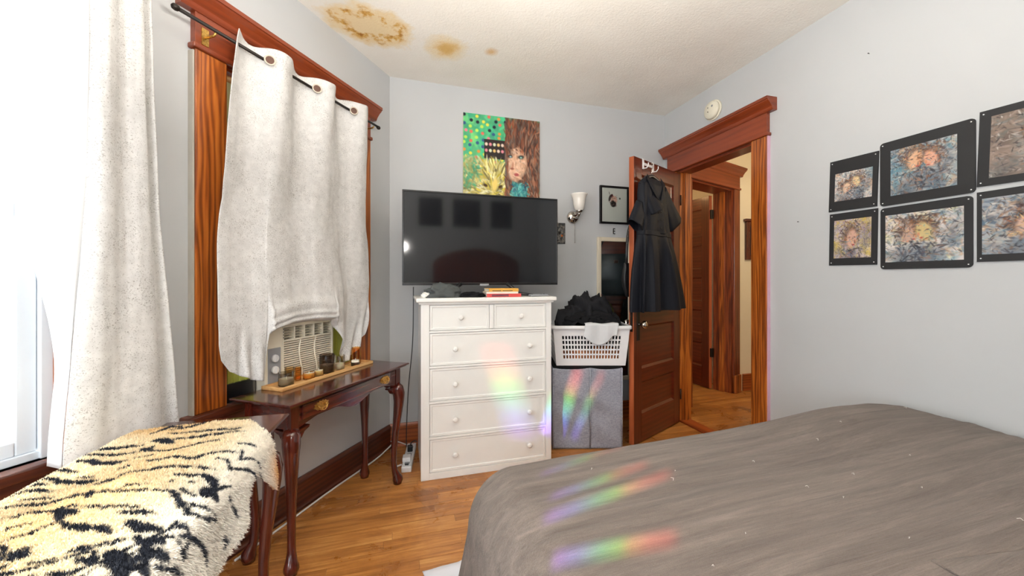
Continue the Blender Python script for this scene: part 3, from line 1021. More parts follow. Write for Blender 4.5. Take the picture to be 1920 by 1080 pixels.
# ================================================================== console tables
def console_table(label, fr, loc, rz, L, D, H):
    r = thing('console_table', label, 'table', fr, loc, rz, 'matching cherry console tables')
    hx, hy = L / 2, D / 2
    m = MB()
    prof = [(0, 0), (.010, .003), (.014, .008), (.022, .011), (.026, .016), (.023, .021), (.016, .022)]
    rings = []
    for o_, z in prof:
        a, b = hx - .026 + o_, hy - .026 + o_
        rings.append([(-a, -b, H - .022 + z), (a, -b, H - .022 + z), (a, b, H - .022 + z), (-a, b, H - .022 + z)])
    v = [p for q in rings for p in q]
    f = [(i * 4 + k, i * 4 + (k + 1) % 4, i * 4 + 4 + (k + 1) % 4, i * 4 + 4 + k) for i in range(len(prof) - 1) for k in range(4)]
    n = len(prof) - 1
    m.add(v, f + [(3, 2, 1, 0), (n * 4, n * 4 + 1, n * 4 + 2, n * 4 + 3)])
    m.build('top', 'cherry', r)
    ix, iy = hx - .04, hy - .04
    zt = H - .022
    # corner posts
    for sx in (-1, 1):
        for sy in (-1, 1):
            lg = MB().box(*sorted((sx * ix, sx * (ix - .042))), *sorted((sy * iy, sy * (iy - .042))), zt - .115, zt)
            d = Vector((sx, sy, 0)).normalized()
            c = Vector((sx * (ix - .021), sy * (iy - .021), 0))
            k = (zt - .115) / .598
            path = [(.605, .0, .029), (.585, .014, .036), (.55, .022, .036), (.50, .022, .031), (.42, .014, .0255), (.32, .002, .0205), (.22, -.007, .0175), (.13, -.008, .0165),
                    (.085, -.004, .0175), (.055, .006, .023), (.034, .014, .030), (.020, .015, .031), (.012, .014, .027), (.0, .014, .025)]
            lg.tube([c + d * dd + Vector((0, 0, z * k)) for z, dd, rr in path], [rr for z, dd, rr in path], 14)
            leg = lg.build('leg', 'cherry_z', r)
            for ax in (0, 1):
                s = sx if ax == 0 else sy
                e0 = (ix if ax == 0 else iy) - .030
                poly = [(s * e0, zt - .115), (s * (e0 - .075), zt - .108), (s * (e0 - .070), zt - .118), (s * (e0 - .045), zt - .128), (s * (e0 - .03), zt - .15), (s * e0, zt - .165)]
                if ax == 0:
                    q = sy * (iy - .006)
                    MB().prism(poly, 'y', *sorted((q, q - sy * .028))).build('knee_bracket', 'cherry', leg)
                else:
                    q = sx * (ix - .006)
                    MB().prism(poly, 'x', *sorted((q, q - sx * .028))).build('knee_bracket', 'cherry', leg)
    # aprons with a scalloped lower edge
    n = 48
    for sy in (-1, 1):
        poly = []
        for k in range(n + 1):
            u = k / n
            w = abs(u - .5) * 2
            z = -.106 - .0 * w
            z = -.088 if w > .94 else z
            z = -.080 - .034 * (.5 + .5 * math.cos(PI * min(1, w / .42))) - .022 * max(0, (w - .72) / .28)
            poly.append((-(ix - .042) + 2 * (ix - .042) * u, zt + z))
        yy = sy * (iy - .004)
        MB().prism([(ix - .042, zt), (-(ix - .042), zt)] + poly, 'y', *sorted((yy, yy - sy * .016))).build('apron', 'cherry', r)
    for sx in (-1, 1):
        xx = sx * (ix - .004)
        MB().prism([(-(iy - .042), zt - .10), (iy - .042, zt - .10), (iy - .042, zt), (-(iy - .042), zt)], 'x', *sorted((xx, xx - sx * .016))).build('side_apron', 'cherry', r)
    dw = box(-(ix - .055), ix - .055, -iy - .004, -iy + .02, zt - .073, zt - .009).build('drawer', 'cherry', r, bevel=.004)
    for s in (-1, 1):
        cx, cz = s * (hx * .54), zt - .040
        half = [(.0, .020), (.010, .024), (.016, .018), (.024, .021), (.030, .014), (.042, .012), (.037, .004), (.044, -.004), (.032, -.009), (.022, -.016), (.012, -.015), (.0, -.023)]
        poly = [(cx + p, cz + q) for p, q in half] + [(cx - p, cz + q) for p, q in half[-2:0:-1]]
        pull = MB().prism(poly, 'y', -iy - .0075, -iy - .004)
        for ss in (-1, 1):
            pull.lathe([(.005, 0), (.006, -.006), (.003, -.010)], 10, (cx + ss * .024, -iy - .0075, cz + .004), 'y')
        pull.tube([(cx + .024 * math.cos(PI * k / 10), -iy - .016 - .006 * math.sin(PI * k / 10), cz + .004 - .020 * math.sin(PI * k / 10)) for k in range(11)], .0026, 8)
        pull.build('brass_pull', 'brass', dw)
    return r
TH = .735
console_table('dark cherry console table carrying the candle tray below the air conditioner', 'L', (-.8175, -.2475, 0), 0, .865, .345, TH)
console_table('dark cherry console table half covered by the tiger striped rug', 'T', (-.47, .2, 0), 0, .94, .40, TH)

# ================================================================== tiger striped rug
STRIPES=[([(-0.28,0.437),(-0.275,0.414),(-0.291,0.373),(-0.277,0.352),(-0.276,0.318)],0.018),([(-0.247,0.306),(-0.24,0.286),(-0.267,0.241)],0.025),([(-0.305,0.456),(-0.326,0.409),(-0.336,0.352),(-0.336,0.319),(-0.325,0.289)],0.013),([(-0.294,0.303),(-0.324,0.259),(-0.331,0.213),(-0.309,0.177),(-0.3,0.141),(-0.29,0.108)],0.016),([(-0.302,0.295),(-0.307,0.277)],0.037),([(-0.238,0.271),(-0.241,0.219),(-0.235,0.171),(-0.232,0.129),(-0.215,0.101),(-0.231,0.063)],0.015),([(-0.186,0.299),(-0.195,0.233),(-0.199,0.166),(-0.198,0.112),(-0.183,0.086)],0.014),([(-0.174,0.348),(-0.144,0.33),(-0.103,0.321),(-0.095,0.293)],0.02),([(-0.157,0.305),(-0.14,0.261),(-0.122,0.242),(-0.094,0.217)],0.019),([(-0.13,0.329),(-0.13,0.284)],0.014),([(-0.359,0.414),(-0.367,0.381),(-0.391,0.335),(-0.4,0.298),(-0.386,0.285)],0.019),([(-0.308,0.475),(-0.317,0.46)],0.015),([(-0.405,0.228),(-0.405,0.203),(-0.397,0.171),(-0.414,0.125),(-0.393,0.098),(-0.385,0.055),(-0.417,0.002)],0.014),([(-0.423,0.057),(-0.447,0.021),(-0.508,-0.013),(-0.466,-0.049),(-0.446,-0.081),(-0.43,-0.106)],0.01),([(-0.395,0.007),(-0.451,-0.013),(-0.42,-0.049),(-0.407,-0.073)],0.01),([(-0.327,0.046),(-0.34,0.012),(-0.375,-0.021)],0.012),([(-0.425,-0.076),(-0.407,-0.1),(-0.407,-0.123)],0.01),([(-0.373,0.504),(-0.385,0.476),(-0.393,0.46)],0.021),([(-0.399,0.452),(-0.404,0.416),(-0.425,0.365)],0.013),([(-0.443,0.439),(-0.449,0.399),(-0.47,0.362),(-0.48,0.318),(-0.484,0.289)],0.017),([(-0.453,0.352),(-0.46,0.305)],0.01),([(-0.494,0.314),(-0.481,0.285)],0.012),([(-0.506,0.278),(-0.499,0.261),(-0.48,0.257)],0.013),([(-0.496,0.256),(-0.485,0.256)],0.023),([(-0.466,0.25),(-0.455,0.226),(-0.454,0.175),(-0.456,0.133),(-0.464,0.083),(-0.494,0.026)],0.012),([(-0.479,0.244),(-0.469,0.238)],0.01),([(-0.435,0.272),(-0.422,0.253)],0.01),([(-0.369,0.278),(-0.361,0.234)],0.01),([(-0.471,0.481),(-0.469,0.453),(-0.469,0.424),(-0.478,0.387)],0.015),([(-0.502,0.456),(-0.502,0.427),(-0.498,0.401),(-0.509,0.348)],0.013),([(-0.54,0.398),(-0.54,0.363),(-0.548,0.323)],0.01),([(-0.571,0.399),(-0.568,0.374),(-0.572,0.344),(-0.577,0.313),(-0.564,0.285),(-0.56,0.262),(-0.55,0.249)],0.013),([(-0.565,0.256),(-0.558,0.243)],0.029),([(-0.556,0.235),(-0.55,0.219)],0.014),([(-0.557,0.205),(-0.534,0.195),(-0.531,0.178),(-0.534,0.151)],0.01),([(-0.555,0.212),(-0.563,0.162),(-0.576,0.108)],0.01),([(-0.578,0.107),(-0.597,0.072),(-0.627,0.044),(-0.666,0.015),(-0.703,-0.018),(-0.699,-0.038),(-0.655,-0.071)],0.014),([(-0.661,0.012),(-0.671,-0.017),(-0.668,-0.036),(-0.655,-0.064)],0.01),([(-0.59,0.057),(-0.609,0.035),(-0.638,-0.001)],0.011),([(-0.499,0.117),(-0.513,0.076),(-0.525,0.043),(-0.562,0.006),(-0.598,-0.019),(-0.567,-0.043)],0.017),([(-0.595,0.007),(-0.623,-0.018),(-0.631,-0.039)],0.027),([(-0.537,0.107),(-0.536,0.094)],0.01),([(-0.557,0.058),(-0.567,0.04)],0.01),([(-0.591,-0.057),(-0.579,-0.087),(-0.575,-0.116)],0.01),([(-0.629,0.351),(-0.621,0.327),(-0.619,0.313)],0.01),([(-0.634,0.329),(-0.617,0.309),(-0.627,0.267),(-0.611,0.26),(-0.602,0.247)],0.013),([(-0.623,0.259),(-0.635,0.235),(-0.639,0.219)],0.022),([(-0.659,0.231),(-0.633,0.245)],0.019),([(-0.611,0.239),(-0.624,0.196),(-0.632,0.163),(-0.644,0.128),(-0.654,0.099)],0.012),([(-0.663,0.132),(-0.67,0.106),(-0.673,0.082),(-0.686,0.051)],0.013),([(-0.666,0.223),(-0.691,0.198),(-0.704,0.163),(-0.709,0.135),(-0.733,0.099)],0.017),([(-0.684,0.306),(-0.671,0.297),(-0.664,0.273)],0.01),([(-0.716,0.279),(-0.706,0.264),(-0.696,0.249),(-0.68,0.241),(-0.669,0.231)],0.012),([(-0.701,0.093),(-0.718,0.067),(-0.733,0.037),(-0.751,0.006)],0.021),([(-0.729,-0.001),(-0.73,-0.009)],0.015),([(-0.768,0.079),(-0.77,0.067)],0.011),([(-0.765,0.239),(-0.755,0.23),(-0.746,0.212)],0.01),([(-0.76,0.226),(-0.771,0.197)],0.022),([(-0.759,0.043),(-0.783,0.011),(-0.825,-0.013),(-0.812,-0.045)],0.019),([(-0.783,0.011),(-0.79,-0.018)],0.027),([(-0.762,0.13),(-0.776,0.109),(-0.778,0.094)],0.016),([(-0.803,0.101),(-0.815,0.078),(-0.829,0.059)],0.02),([(-0.785,0.091),(-0.829,0.059)],0.012),([(-0.794,0.062),(-0.818,0.039),(-0.845,0.012),(-0.88,-0.012)],0.027),([(-0.765,-0.023),(-0.744,-0.052),(-0.716,-0.09),(-0.705,-0.121),(-0.699,-0.158)],0.013),([(-0.842,-0.027),(-0.821,-0.059),(-0.789,-0.094)],0.011),([(-0.617,-0.131),(-0.617,-0.15),(-0.631,-0.165)],0.01),([(-0.791,0.181),(-0.79,0.153),(-0.79,0.129)],0.01),([(-0.792,0.217),(-0.795,0.206)],0.016),([(-0.841,0.147),(-0.841,0.13)],0.014),([(-0.837,0.119),(-0.853,0.082)],0.016),([(-0.865,0.057),(-0.864,0.047)],0.01)]
STRIPES += [([(-1.44 - a, b) for a, b in pts], w) for pts, w in STRIPES if all(-.72 < a < -.43 for a, b in pts)]
RUG = [(-.115, .09), (-.105, .18), (-.109, .269), (-.112, .36), (-.125, .43), (-.19, .47), (-.285, .497), (-.414, .53), (-.7, .55), (-1.0, .55), (-1.0, -.24), (-.85, -.23), (-.75, -.215), (-.66, -.205), (-.60, -.178),
       (-.56, -.160), (-.525, -.145), (-.497, -.120), (-.47, -.085), (-.435, -.080), (-.405, -.105), (-.37, -.15), (-.335, -.178), (-.307, -.165), (-.296, -.10), (-.286, -.04), (-.25, -.01), (-.20, .03), (-.15, .06)]
def in_poly(px, py, poly):
    ins = np.zeros(px.shape, bool)
    j = len(poly) - 1
    for i in range(len(poly)):
        xi, yi = poly[i]
        xj, yj = poly[j]
        c = ((yi > py) != (yj > py)) & (px < (xj - xi) * (py - yi) / (yj - yi + 1e-12) + xi)
        ins ^= c
        j = i
    return ins
def seg_dist(X, Y, pts):
    d = np.full(X.shape, 9.0)
    tt = np.zeros(X.shape)
    n = len(pts) - 1
    for k in range(n):
        ax, ay = pts[k]
        bx, by = pts[k + 1]
        vx, vy = bx - ax, by - ay
        q = np.clip(((X - ax) * vx + (Y - ay) * vy) / (vx * vx + vy * vy + 1e-9), 0, 1)
        dd = np.hypot(X - ax - q * vx, Y - ay - q * vy)
        m = dd < d
        d = np.where(m, dd, d)
        tt = np.where(m, (k + q) / n, tt)
    return d, tt
RS = .0055
gx = np.arange(-1.0, -.08, RS)
gy = np.arange(-.25, .56, RS)
GX, GY = np.meshgrid(gx, gy)
jit = np.array([[fbm(a * 60, b * 60, 1, 2) for a in gx] for b in gy])
def rug_color(X, Y, J):
    spine = .28 + .06 * np.sin(X * 5)
    w = np.clip(1 - np.abs(Y - spine) / .34, 0, 1)[..., None]
    far = np.clip((X + .42) / .25, 0, 1)[..., None]
    gold = np.array(lin((238, 204, 142)))
    cream = np.array(lin((247, 238, 216)))
    white = np.array(lin((249, 245, 238)))
    c = cream * (1 - w * .55) + gold * w * .55
    e = np.clip((.10 - Y) / .16, 0, 1)[..., None]
    c = c * (1 - e * .8) + white * e * .8
    lobe = np.exp(-((X + .315) / .05) ** 2 - ((Y + .13) / .055) ** 2)[..., None]
    c = c * (1 - lobe * .85) + np.array(lin((226, 160, 70))) * lobe * .85
    hd = (np.clip((X + .22) / .08, 0, 1) * np.clip((Y - .2) / .1, 0, 1))[..., None]
    c = c * (1 - hd * .5) + np.array(lin((234, 190, 112))) * hd * .5
    c = c * (1 + .12 * J[..., None])
    dark = np.array(lin((44, 48, 58)))
    for pts, wd in STRIPES:
        d, tt = seg_dist(X, Y, pts)
        taper = .45 + .55 * np.sin(np.clip(tt, 0, 1) * PI) ** .6
        m = np.clip((wd * .66 * taper + J * .006 - d) / .004, 0, 1)[..., None]
        c = c * (1 - m) + dark * m
    return np.clip(c, 0, 1)
EDGE = -.012
def rug_pos(x, v):
    puff = .008 * fbm(x * 7, v * 7, 2.2, 3)
    r = .03
    base = TH + .020
    ybk = .40 + .015
    if v > ybk:
        e = v - ybk
        return (x, ybk + e * .8, base - e * .45 + puff)
    q = EDGE - v
    if q <= 0:
        return (x, v, base + puff)
    if q < r * PI / 2:
        th = q / r
        return (x, EDGE - r * math.sin(th), base - r * (1 - math.cos(th)) + puff)
    e = q - r * PI / 2
    return (x, EDGE - r - .10 * e - .012 * math.sin(x * 31) * min(1, e / .08) + puff, base - r - e)
inside = in_poly(GX, GY, RUG)
RC = rug_color(GX, GY, jit)
idx = -np.ones(GX.shape, int)
rv, rcol = [], []
for j in range(len(gy)):
    for i in range(len(gx)):
        if inside[j, i]:
            idx[j, i] = len(rv)
            rv.append(rug_pos(gx[i], gy[j]))
            rcol.append(RC[j, i])
rf = [(idx[j, i], idx[j, i + 1], idx[j + 1, i + 1], idx[j + 1, i]) for j in range(len(gy) - 1) for i in range(len(gx) - 1)
      if min(idx[j, i], idx[j, i + 1], idx[j + 1, i], idx[j + 1, i + 1]) >= 0]
rug = thing('tiger_rug', 'fluffy tiger striped hide rug draped over the nearer console table', 'rug', 'T')
hide = MB().add(rv, rf, True).build('hide', 'fur', rug, solid=.008, solid_off=-1)
set_colors(hide, np.array(rcol))
# pile: short tapering tufts
NT_ = 130000
ux = rng.uniform(-1.0, -.09, NT_)
uy = rng.uniform(-.25, .555, NT_)
ok = in_poly(ux, uy, RUG)
ux, uy = ux[ok], uy[ok]
pj = np.array([fbm(a * 60, b * 60, 1, 2) for a, b in zip(ux, uy)])
pc = rug_color(ux, uy, pj) * rng.uniform(.86, 1.1, (len(ux), 1))
fv, ff, fc = [], [], []
hd_ = rng.uniform(-.0035, .0035, (len(ux), 3))
ln = rng.uniform(.0035, .0075, len(ux))
wdt = rng.uniform(.0012, .0022, len(ux))
for k in range(len(ux)):
    x, v = ux[k], uy[k]
    p = rug_pos(x, v)
    q = max(0, min(1, (EDGE - v) / .047))
    nrm = (0, -q, 1 - q)
    o = len(fv)
    a = pj[k] * 3
    dx, dy = math.cos(a + k) * wdt[k], math.sin(a + k) * wdt[k]
    fv += [(p[0] - dx, p[1] - dy, p[2]), (p[0] + dx, p[1] + dy, p[2]),
           (p[0] + hd_[k, 0], p[1] + nrm[1] * ln[k] + hd_[k, 1], p[2] + nrm[2] * ln[k] + hd_[k, 2] * .5 - q * .004)]
    ff.append((o, o + 1, o + 2))
    fc += [pc[k]] * 3
pile = MB().add(fv, ff, True).build('fur_pile', 'fur', rug, recalc=False)
pile['kind'] = 'stuff'
set_colors(pile, np.clip(np.array(fc), 0, 1))

# ================================================================== curtain over the air conditioner window
def interp(s, tab, k):
    for a, b in zip(tab[:-1], tab[1:]):
        if a[0] <= s <= b[0]:
            q = (s - a[0]) / (b[0] - a[0])
            q = q * q * (3 - 2 * q) * .5 + q * .5
            return a[k] + (b[k] - a[k]) * q
    return tab[-1][k]
ROD_Y, ROD_Z = -.095, 2.288
BXZ = [(-1.345, .985), (-1.335, .92), (-1.30, .868), (-1.24, .832), (-1.20, .808), (-1.145, .790), (-1.128, 1.004), (-1.0, 1.030), (-.86, 1.034), (-.735, 1.026), (-.70, .98), (-.65, .86), (-.60, .765), (-.55, .775), (-.48, .84), (-.43, .90), (-.405, .98)]
BOT = [((x + 1.345) / .94, x, z) for x, z in BXZ]
SS = np.concatenate([np.linspace(0, .21, 60, endpoint=False), np.linspace(.21, .235, 26, endpoint=False), np.linspace(.235, .64, 80, endpoint=False), np.linspace(.64, .82, 50, endpoint=False), np.linspace(.82, 1, 40)])
NU, NV = len(SS), 210
P = np.zeros((NV, NU, 3))
for j in range(NV):
    t = j / (NV - 1)
    for i in range(NU):
        s = SS[i]
        xt = -1.235 + .84 * s
        ph = math.sin(2 * PI * (xt + 1.083) / .28)
        zt = 2.352 - .012 * (1 - ph) * .5 + .004 * math.sin(s * 40)
        xb, zb = interp(s, BOT, 1), interp(s, BOT, 2)
        z = zt + (zb - zt) * t
        x = xt + (xb - xt) * (t ** .8)
        bulge_side = .02 * math.sin(PI * min(1, max(0, (t - .55) / .45)))
        x += bulge_side * (-1 if s < .5 else 1) * abs(s - .5) * 2
        tz = (2.352 - z) / 1.56
        dz = z - zb
        A = .046 * (1 - .72 * sstep(.02, .32, tz)) * (1 - .6 * sstep(.5, .8, tz))
        yy = ROD_Y - A * ph - .010
        yy -= .050 * sstep(.45, .85, tz) * (1 - .75 * sstep(.70, .80, s))
        yy += .010 * fbm(s * 5, tz * 4, 4.1, 3)
        # pleats radiating from the corners of the air conditioner and rolled folds above it
        tt = 1 - sstep(0, .24, dz)
        if .06 < s < .26:
            yy -= tt * .013 * math.sin(s * 105 + 1) * sstep(.06, .12, s)
        if s > .66:
            yy -= tt * .016 * math.sin(s * 70 + t * 20)
        arch = sstep(.225, .26, s) * (1 - sstep(.66, .72, s))
        yy -= arch * (.018 * math.exp(-((dz - .016) / .010) ** 2) + .016 * math.exp(-((dz - .046) / .013) ** 2) + .012 * math.exp(-((dz - .09) / .03) ** 2))
        yy += sstep(.985, 1, t) * .03 * arch
        P[j, i] = (x, min(yy, -.045), z)
cu = thing('window_curtain', 'silver flecked grommet curtain bunched around the air conditioner', 'curtain', 'L')
MB().grid(P).build('panel', 'curtain_fabric', cu, solid=.003)
for x in (-1.083, -.803, -.519):
    e = MB()
    n = Vector((-.62, -.78, .0)).normalized()
    a_ = n.cross(Vector((0, 0, 1))).normalized()
    c = Vector((x - .012, ROD_Y - .030, ROD_Z - .004))
    ring = [c + (a_ * math.cos(2 * PI * k / 24) + Vector((0, 0, 1)) * math.sin(2 * PI * k / 24)) * .021 for k in range(25)]
    e.tube(ring, .0035, 8, cap=False)
    eo = e.build('eyelet_ring', 'off_white_plastic', cu)
    MB().add([c + n * .001] + ring[:24], [(0, 1 + k, 1 + (k + 1) % 24) for k in range(24)]).build('eyelet_hole', 'brown_eyelet', eo)
rod = thing('curtain_rod', 'thin dark metal curtain rod above the covered window', 'curtain rod', 'L')
MB().tube([(-1.46, ROD_Y, ROD_Z), (-.262, ROD_Y, ROD_Z + .004)], .0075, 10).build('rod', 'dark_iron', rod)
for x in (-1.465, -.258):
    MB().lathe([(.004, -.014), (.011, -.009), (.013, 0), (.011, .009), (.004, .014)], 12, (x, ROD_Y, ROD_Z), 'x').build('finial', 'dark_iron', rod)
for x in (-1.318, -.305):
    MB().box(x - .014, x + .014, -.034, -.030, ROD_Z - .05, ROD_Z + .02).tube([(x, -.032, ROD_Z - .018), (x, ROD_Y + .01, ROD_Z - .018), (x, ROD_Y, ROD_Z - .008)], .005, 8).build('bracket', 'brass', rod)
# pale shade behind the curtain and lime coloured filler panels beside the air conditioner
ws = thing('roller_blind', 'pale yellow shade showing in a thin strip behind the curtain edge', 'blind', 'L')
box(W1[0] + .017, W1[1] - .017, .006, .009, 1.06, 2.15).build('fabric', 'shade_yellow', ws)
MB().tube([(W1[0] + .017, .012, 2.165), (W1[1] - .017, .012, 2.165)], .016, 12).build('roller', 'pale_wood', ws)
for k, (a, b) in enumerate(((W1[0] + .016, -1.068), (-.647, W1[1] - .016))):
    fp = thing('filler_panel', ['lime yellow filler panel low beside the hanging curtain corner', 'lime yellow filler panel between the air conditioner and right casing board'][k], 'panel', 'L', group='lime panels beside the air conditioner')
    box(a, b, .012, .018, .692, 1.05).build('sheet', 'lime_panel', fp)
    for q in range(5):
        xx = a + (b - a) * (q + .5) / 5
        box(xx - .003, xx + .003, .006, .012, .692, 1.05).build('pleat', 'lime_panel', fp)
    box(a, b, -.004, .02, .692, .775 if k == 0 else .72).build('frame_strip', 'black_plastic', fp)

# ================================================================== tall curtain by the bright window
LE = [(.66, -1.790), (.75, -1.787), (1.24, -1.755), (1.54, -1.738), (2.36, -1.735)]
RE = [(.66, -1.476), (.75, -1.484), (1.0, -1.503), (1.49, -1.545), (1.9, -1.562), (2.36, -1.572)]
def edge(tab, z):
    for a, b in zip(tab[:-1], tab[1:]):
        if a[0] <= z <= b[0]:
            return a[1] + (b[1] - a[1]) * (z - a[0]) / (b[0] - a[0])
    return tab[-1][1]
NU, NV = 120, 120
P = np.zeros((NV, NU, 3))
for j in range(NV):
    z = 2.36 + (.69 - 2.36) * j / (NV - 1)
    x0, x1 = edge(LE, z), edge(RE, z)
    for i in range(NU):
        s = i / (NU - 1)
        q = (2.36 - z) / 1.7
        yy = -.145 - .028 * math.sin(PI * min(1, s / .8)) - .018 * math.sin(2 * PI * (s * 1.5 + .1 * q)) * (1 - .5 * q)
        yy += .030 * sstep(.80, .86, s) - .034 * sstep(.9, 1.0, s)
        yy += .006 * fbm(s * 3, z * 2, 8, 3)
        xx = x0 + (x1 - x0) * s
        P[j, i] = (xx, yy, z)
cu2 = thing('tall_curtain', 'tall silver flecked curtain hanging beside the bright white window', 'curtain', 'L')
MB().grid(P).build('panel', 'curtain_fabric', cu2, solid=.003)
Q = np.zeros((80, 30, 3))
for j in range(80):
    z = 2.36 + (.69 - 2.36) * j / 79
    x0 = edge(LE, z)
    y0 = P[min(NV - 1, int(j * (NV - 1) / 79)), 0, 1]
    wdt2 = .004 + .115 * sstep(.93, 1.6, z)
    for i in range(30):
        s = i / 29
        Q[j, i] = (x0 - wdt2 * s + .003, y0 + .085 * s + .012 * math.sin(s * 9 + z * 2), z)
MB().grid(Q).build('lining', 'lining_white', cu2, solid=.002)
P2 = np.zeros((60, 90, 3))  # unseen panel added to cut the sunlight on the rug down to slivers
for j in range(60):
    for i in range(90):
        s = i / 89
        P2[j, i] = (-2.86 + .74 * s + .02 * math.sin(j * .05), -.15 - .03 * math.sin(s * 34), 2.36 + (.69 - 2.36) * j / 59)
cu3 = thing('tall_curtain', 'added unseen curtain panel narrowing the sun that reaches the tiger rug, outside the frame', 'curtain', 'L')
MB().grid(P2).build('panel', 'curtain_fabric', cu3, solid=.003)
rod2 = thing('curtain_rod', 'dark curtain rod over the bright window, above the frame', 'curtain rod', 'L')
MB().tube([(-2.95, -.15, 2.335), (-1.55, -.15, 2.335)], .008, 10).build('rod', 'dark_iron', rod2)
for x in (-2.9, -1.66):
    MB().tube([(x, -.03, 2.335), (x, -.15, 2.335)], .006, 8).build('bracket', 'dark_iron', rod2)

# ================================================================== window air conditioner
ac = thing('air_conditioner', 'cream window air conditioner with louvred front under the curtain', 'air conditioner', 'L', (-.8575, -.07, .70))
hw = .2175
MB().box(-hw + .01, hw - .01, .04, .42, .0, .318).build('cabinet', 'cream_plastic', ac, bevel=.006)
fp = MB().box(-hw, -.122, 0, .05, 0, .327)
fp.box(-.122, hw, 0, .05, .308, .327).box(-.122, hw, 0, .05, 0, .014).box(hw - .014, hw, 0, .05, .014, .308).box(-.122, -.112, 0, .05, .014, .308).box(-.112, hw - .014, .0, .05, .236, .246)
fp.build('front_frame', 'cream_plastic', ac, bevel=.003)
box(-.112, hw - .014, .035, .045, .014, .308).build('cavity', 'dark_cavity', ac)
cw = (hw - .014 + .112) / 5
for k in range(1, 5):
    x = -.112 + cw * k
    box(x - .004, x + .004, .002, .036, .246, .308).build('vent_divider', 'cream_plastic', ac)
fins = MB()
for k in range(5):
    for q in range(4):
        z = .254 + q * .0145
        x0 = -.112 + cw * k + .004
        fins.add([(x0, .006, z), (x0 + cw - .008, .006, z + .002), (x0 + cw - .008, .03, z + .008), (x0, .03, z + .006)], [(0, 1, 2, 3)])
fo = fins.build('vent_fins', 'cream_plastic', ac, solid=.0015)
fo['kind'] = 'stuff'
lv = MB()
for k in range(19):
    z = .017 + k * .01155
    lv.add([(-.112, .004, z), (hw - .014, .004, z), (hw - .014, .016, z + .008), (-.112, .016, z + .008), (-.112, .003, z + .0066), (hw - .014, .003, z + .0066)],
           [(0, 1, 5, 4), (4, 5, 2, 3), (0, 3, 2, 1)])
lo = lv.build('louvres', 'cream_plastic', ac)
lo['kind'] = 'stuff'
for x in (-.012, .088):
    pts = [(x + .010 * math.sin(k / 14 * 2 * PI * .9 + .6), .0, .012 + .226 * k / 14) for k in range(15)]
    MB().tube(pts, .0042, 8).build('wavy_divider', 'cream_plastic', ac)
cp = box(-.204, -.134, -.003, .002, .045, .215).build('control_panel', 'grey_plastic', ac, bevel=.002)
for z in (.165, .108):
    kb = MB().lathe([(.019, 0), (.018, -.010), (.016, -.012)], 20, (-.170, -.003, z), 'y').build('dial', 'white_plastic', cp)
    box(-.173, -.167, -.021, -.012, z - .016, z + .016).build('dial_grip', 'white_plastic', kb, bevel=.002) if False else MB().box(-.1725, -.1675, -.022, -.012, z - .016, z + .016).build('grip', 'white_plastic', cp, bevel=.002)
MB().lathe([(.005, 0), (.005, -.004)], 10, (-.145, -.003, .060), 'y').build('button', 'black_plastic', cp)
for k in range(4):
    box(-.1185, -.1155, -.001, .001, .255 + k * .014, .262 + k * .014).build('screw_mark', 'dark_cavity', ac)

# ================================================================== tray with candles
tr_ = thing('tray', 'long pale bamboo tray in front of the air conditioner', 'tray', 'L', (-.79, -.152, TH))
box(-.318, .318, -.062, .062, 0, .008).build('base', 'pale_wood', tr_)
for yy in (-.062, .054):
    box(-.32, .32, yy - .003, yy + .011, .0, .017).build('side', 'pale_wood', tr_, bevel=.002)
for xx in (-.32, .312):
    box(xx, xx + .008, -.051, .051, .0, .017).build('end', 'pale_wood', tr_, bevel=.002)
CZ = TH + .0085
def cup(label, x, yy, d, h, glass, wax_h=None, thick=.0025, wick=True, name='candle_holder', waxmat='wax'):
    r_ = d / 2
    c = thing(name, label, 'candle holder', 'L', (x, yy, CZ), group='candles on the bamboo tray')
    MB().lathe([(.001, .001), (r_ * .9, .001), (r_, .004), (r_, h)], 24, closed=False).build('glass', glass, c)
    if wax_h:
        MB().lathe([(r_ - thick - .0012, .007), (r_ - thick - .0012, wax_h), (r_ * .5, wax_h - .003), (.001, wax_h - .004)], 20).build('wax', waxmat, c)
        if wick:
            MB().tube([(0, 0, wax_h - .004), (.001, 0, wax_h + .010)], .0013, 6).build('wick', 'paper_white', c)
    return c
cup('grey smoked glass candle cup at the near end of the tray', -1.043, -.165, .068, .064, 'smoke_glass', .034)
cup('small amber glass behind the smoked candle cup', -.985, -.122, .042, .072, 'pale_amber_glass', .020)
cup('slim amber glass between the first two candles', -.952, -.140, .030, .066, 'amber_glass')
cup('white tea light in shallow amber glass, third along the tray', -.915, -.172, .056, .034, 'amber_glass', .030)
cup('smaller white tea light beside the dark smoked glass', -.850, -.170, .048, .032, 'pale_amber_glass', .030)
cup('tall dark smoked glass candle holder in the tray centre', -.778, -.155, .076, .100, 'dark_smoke_glass', .045)
cup('clear glass candle holder next to the dark smoked glass', -.695, -.165, .056, .080, 'clear_glass', .036)
cup('slim pale amber glass behind the clear candle holder', -.648, -.128, .036, .062, 'pale_amber_glass', .02)
cup('tall amber glass jar at the far end of the tray', -.540, -.150, .054, .098, 'amber_glass', .022)
cup('white round candle in low dark glass at the far tray end', -.592, -.186, .050, .024, 'dark_smoke_glass', .034)

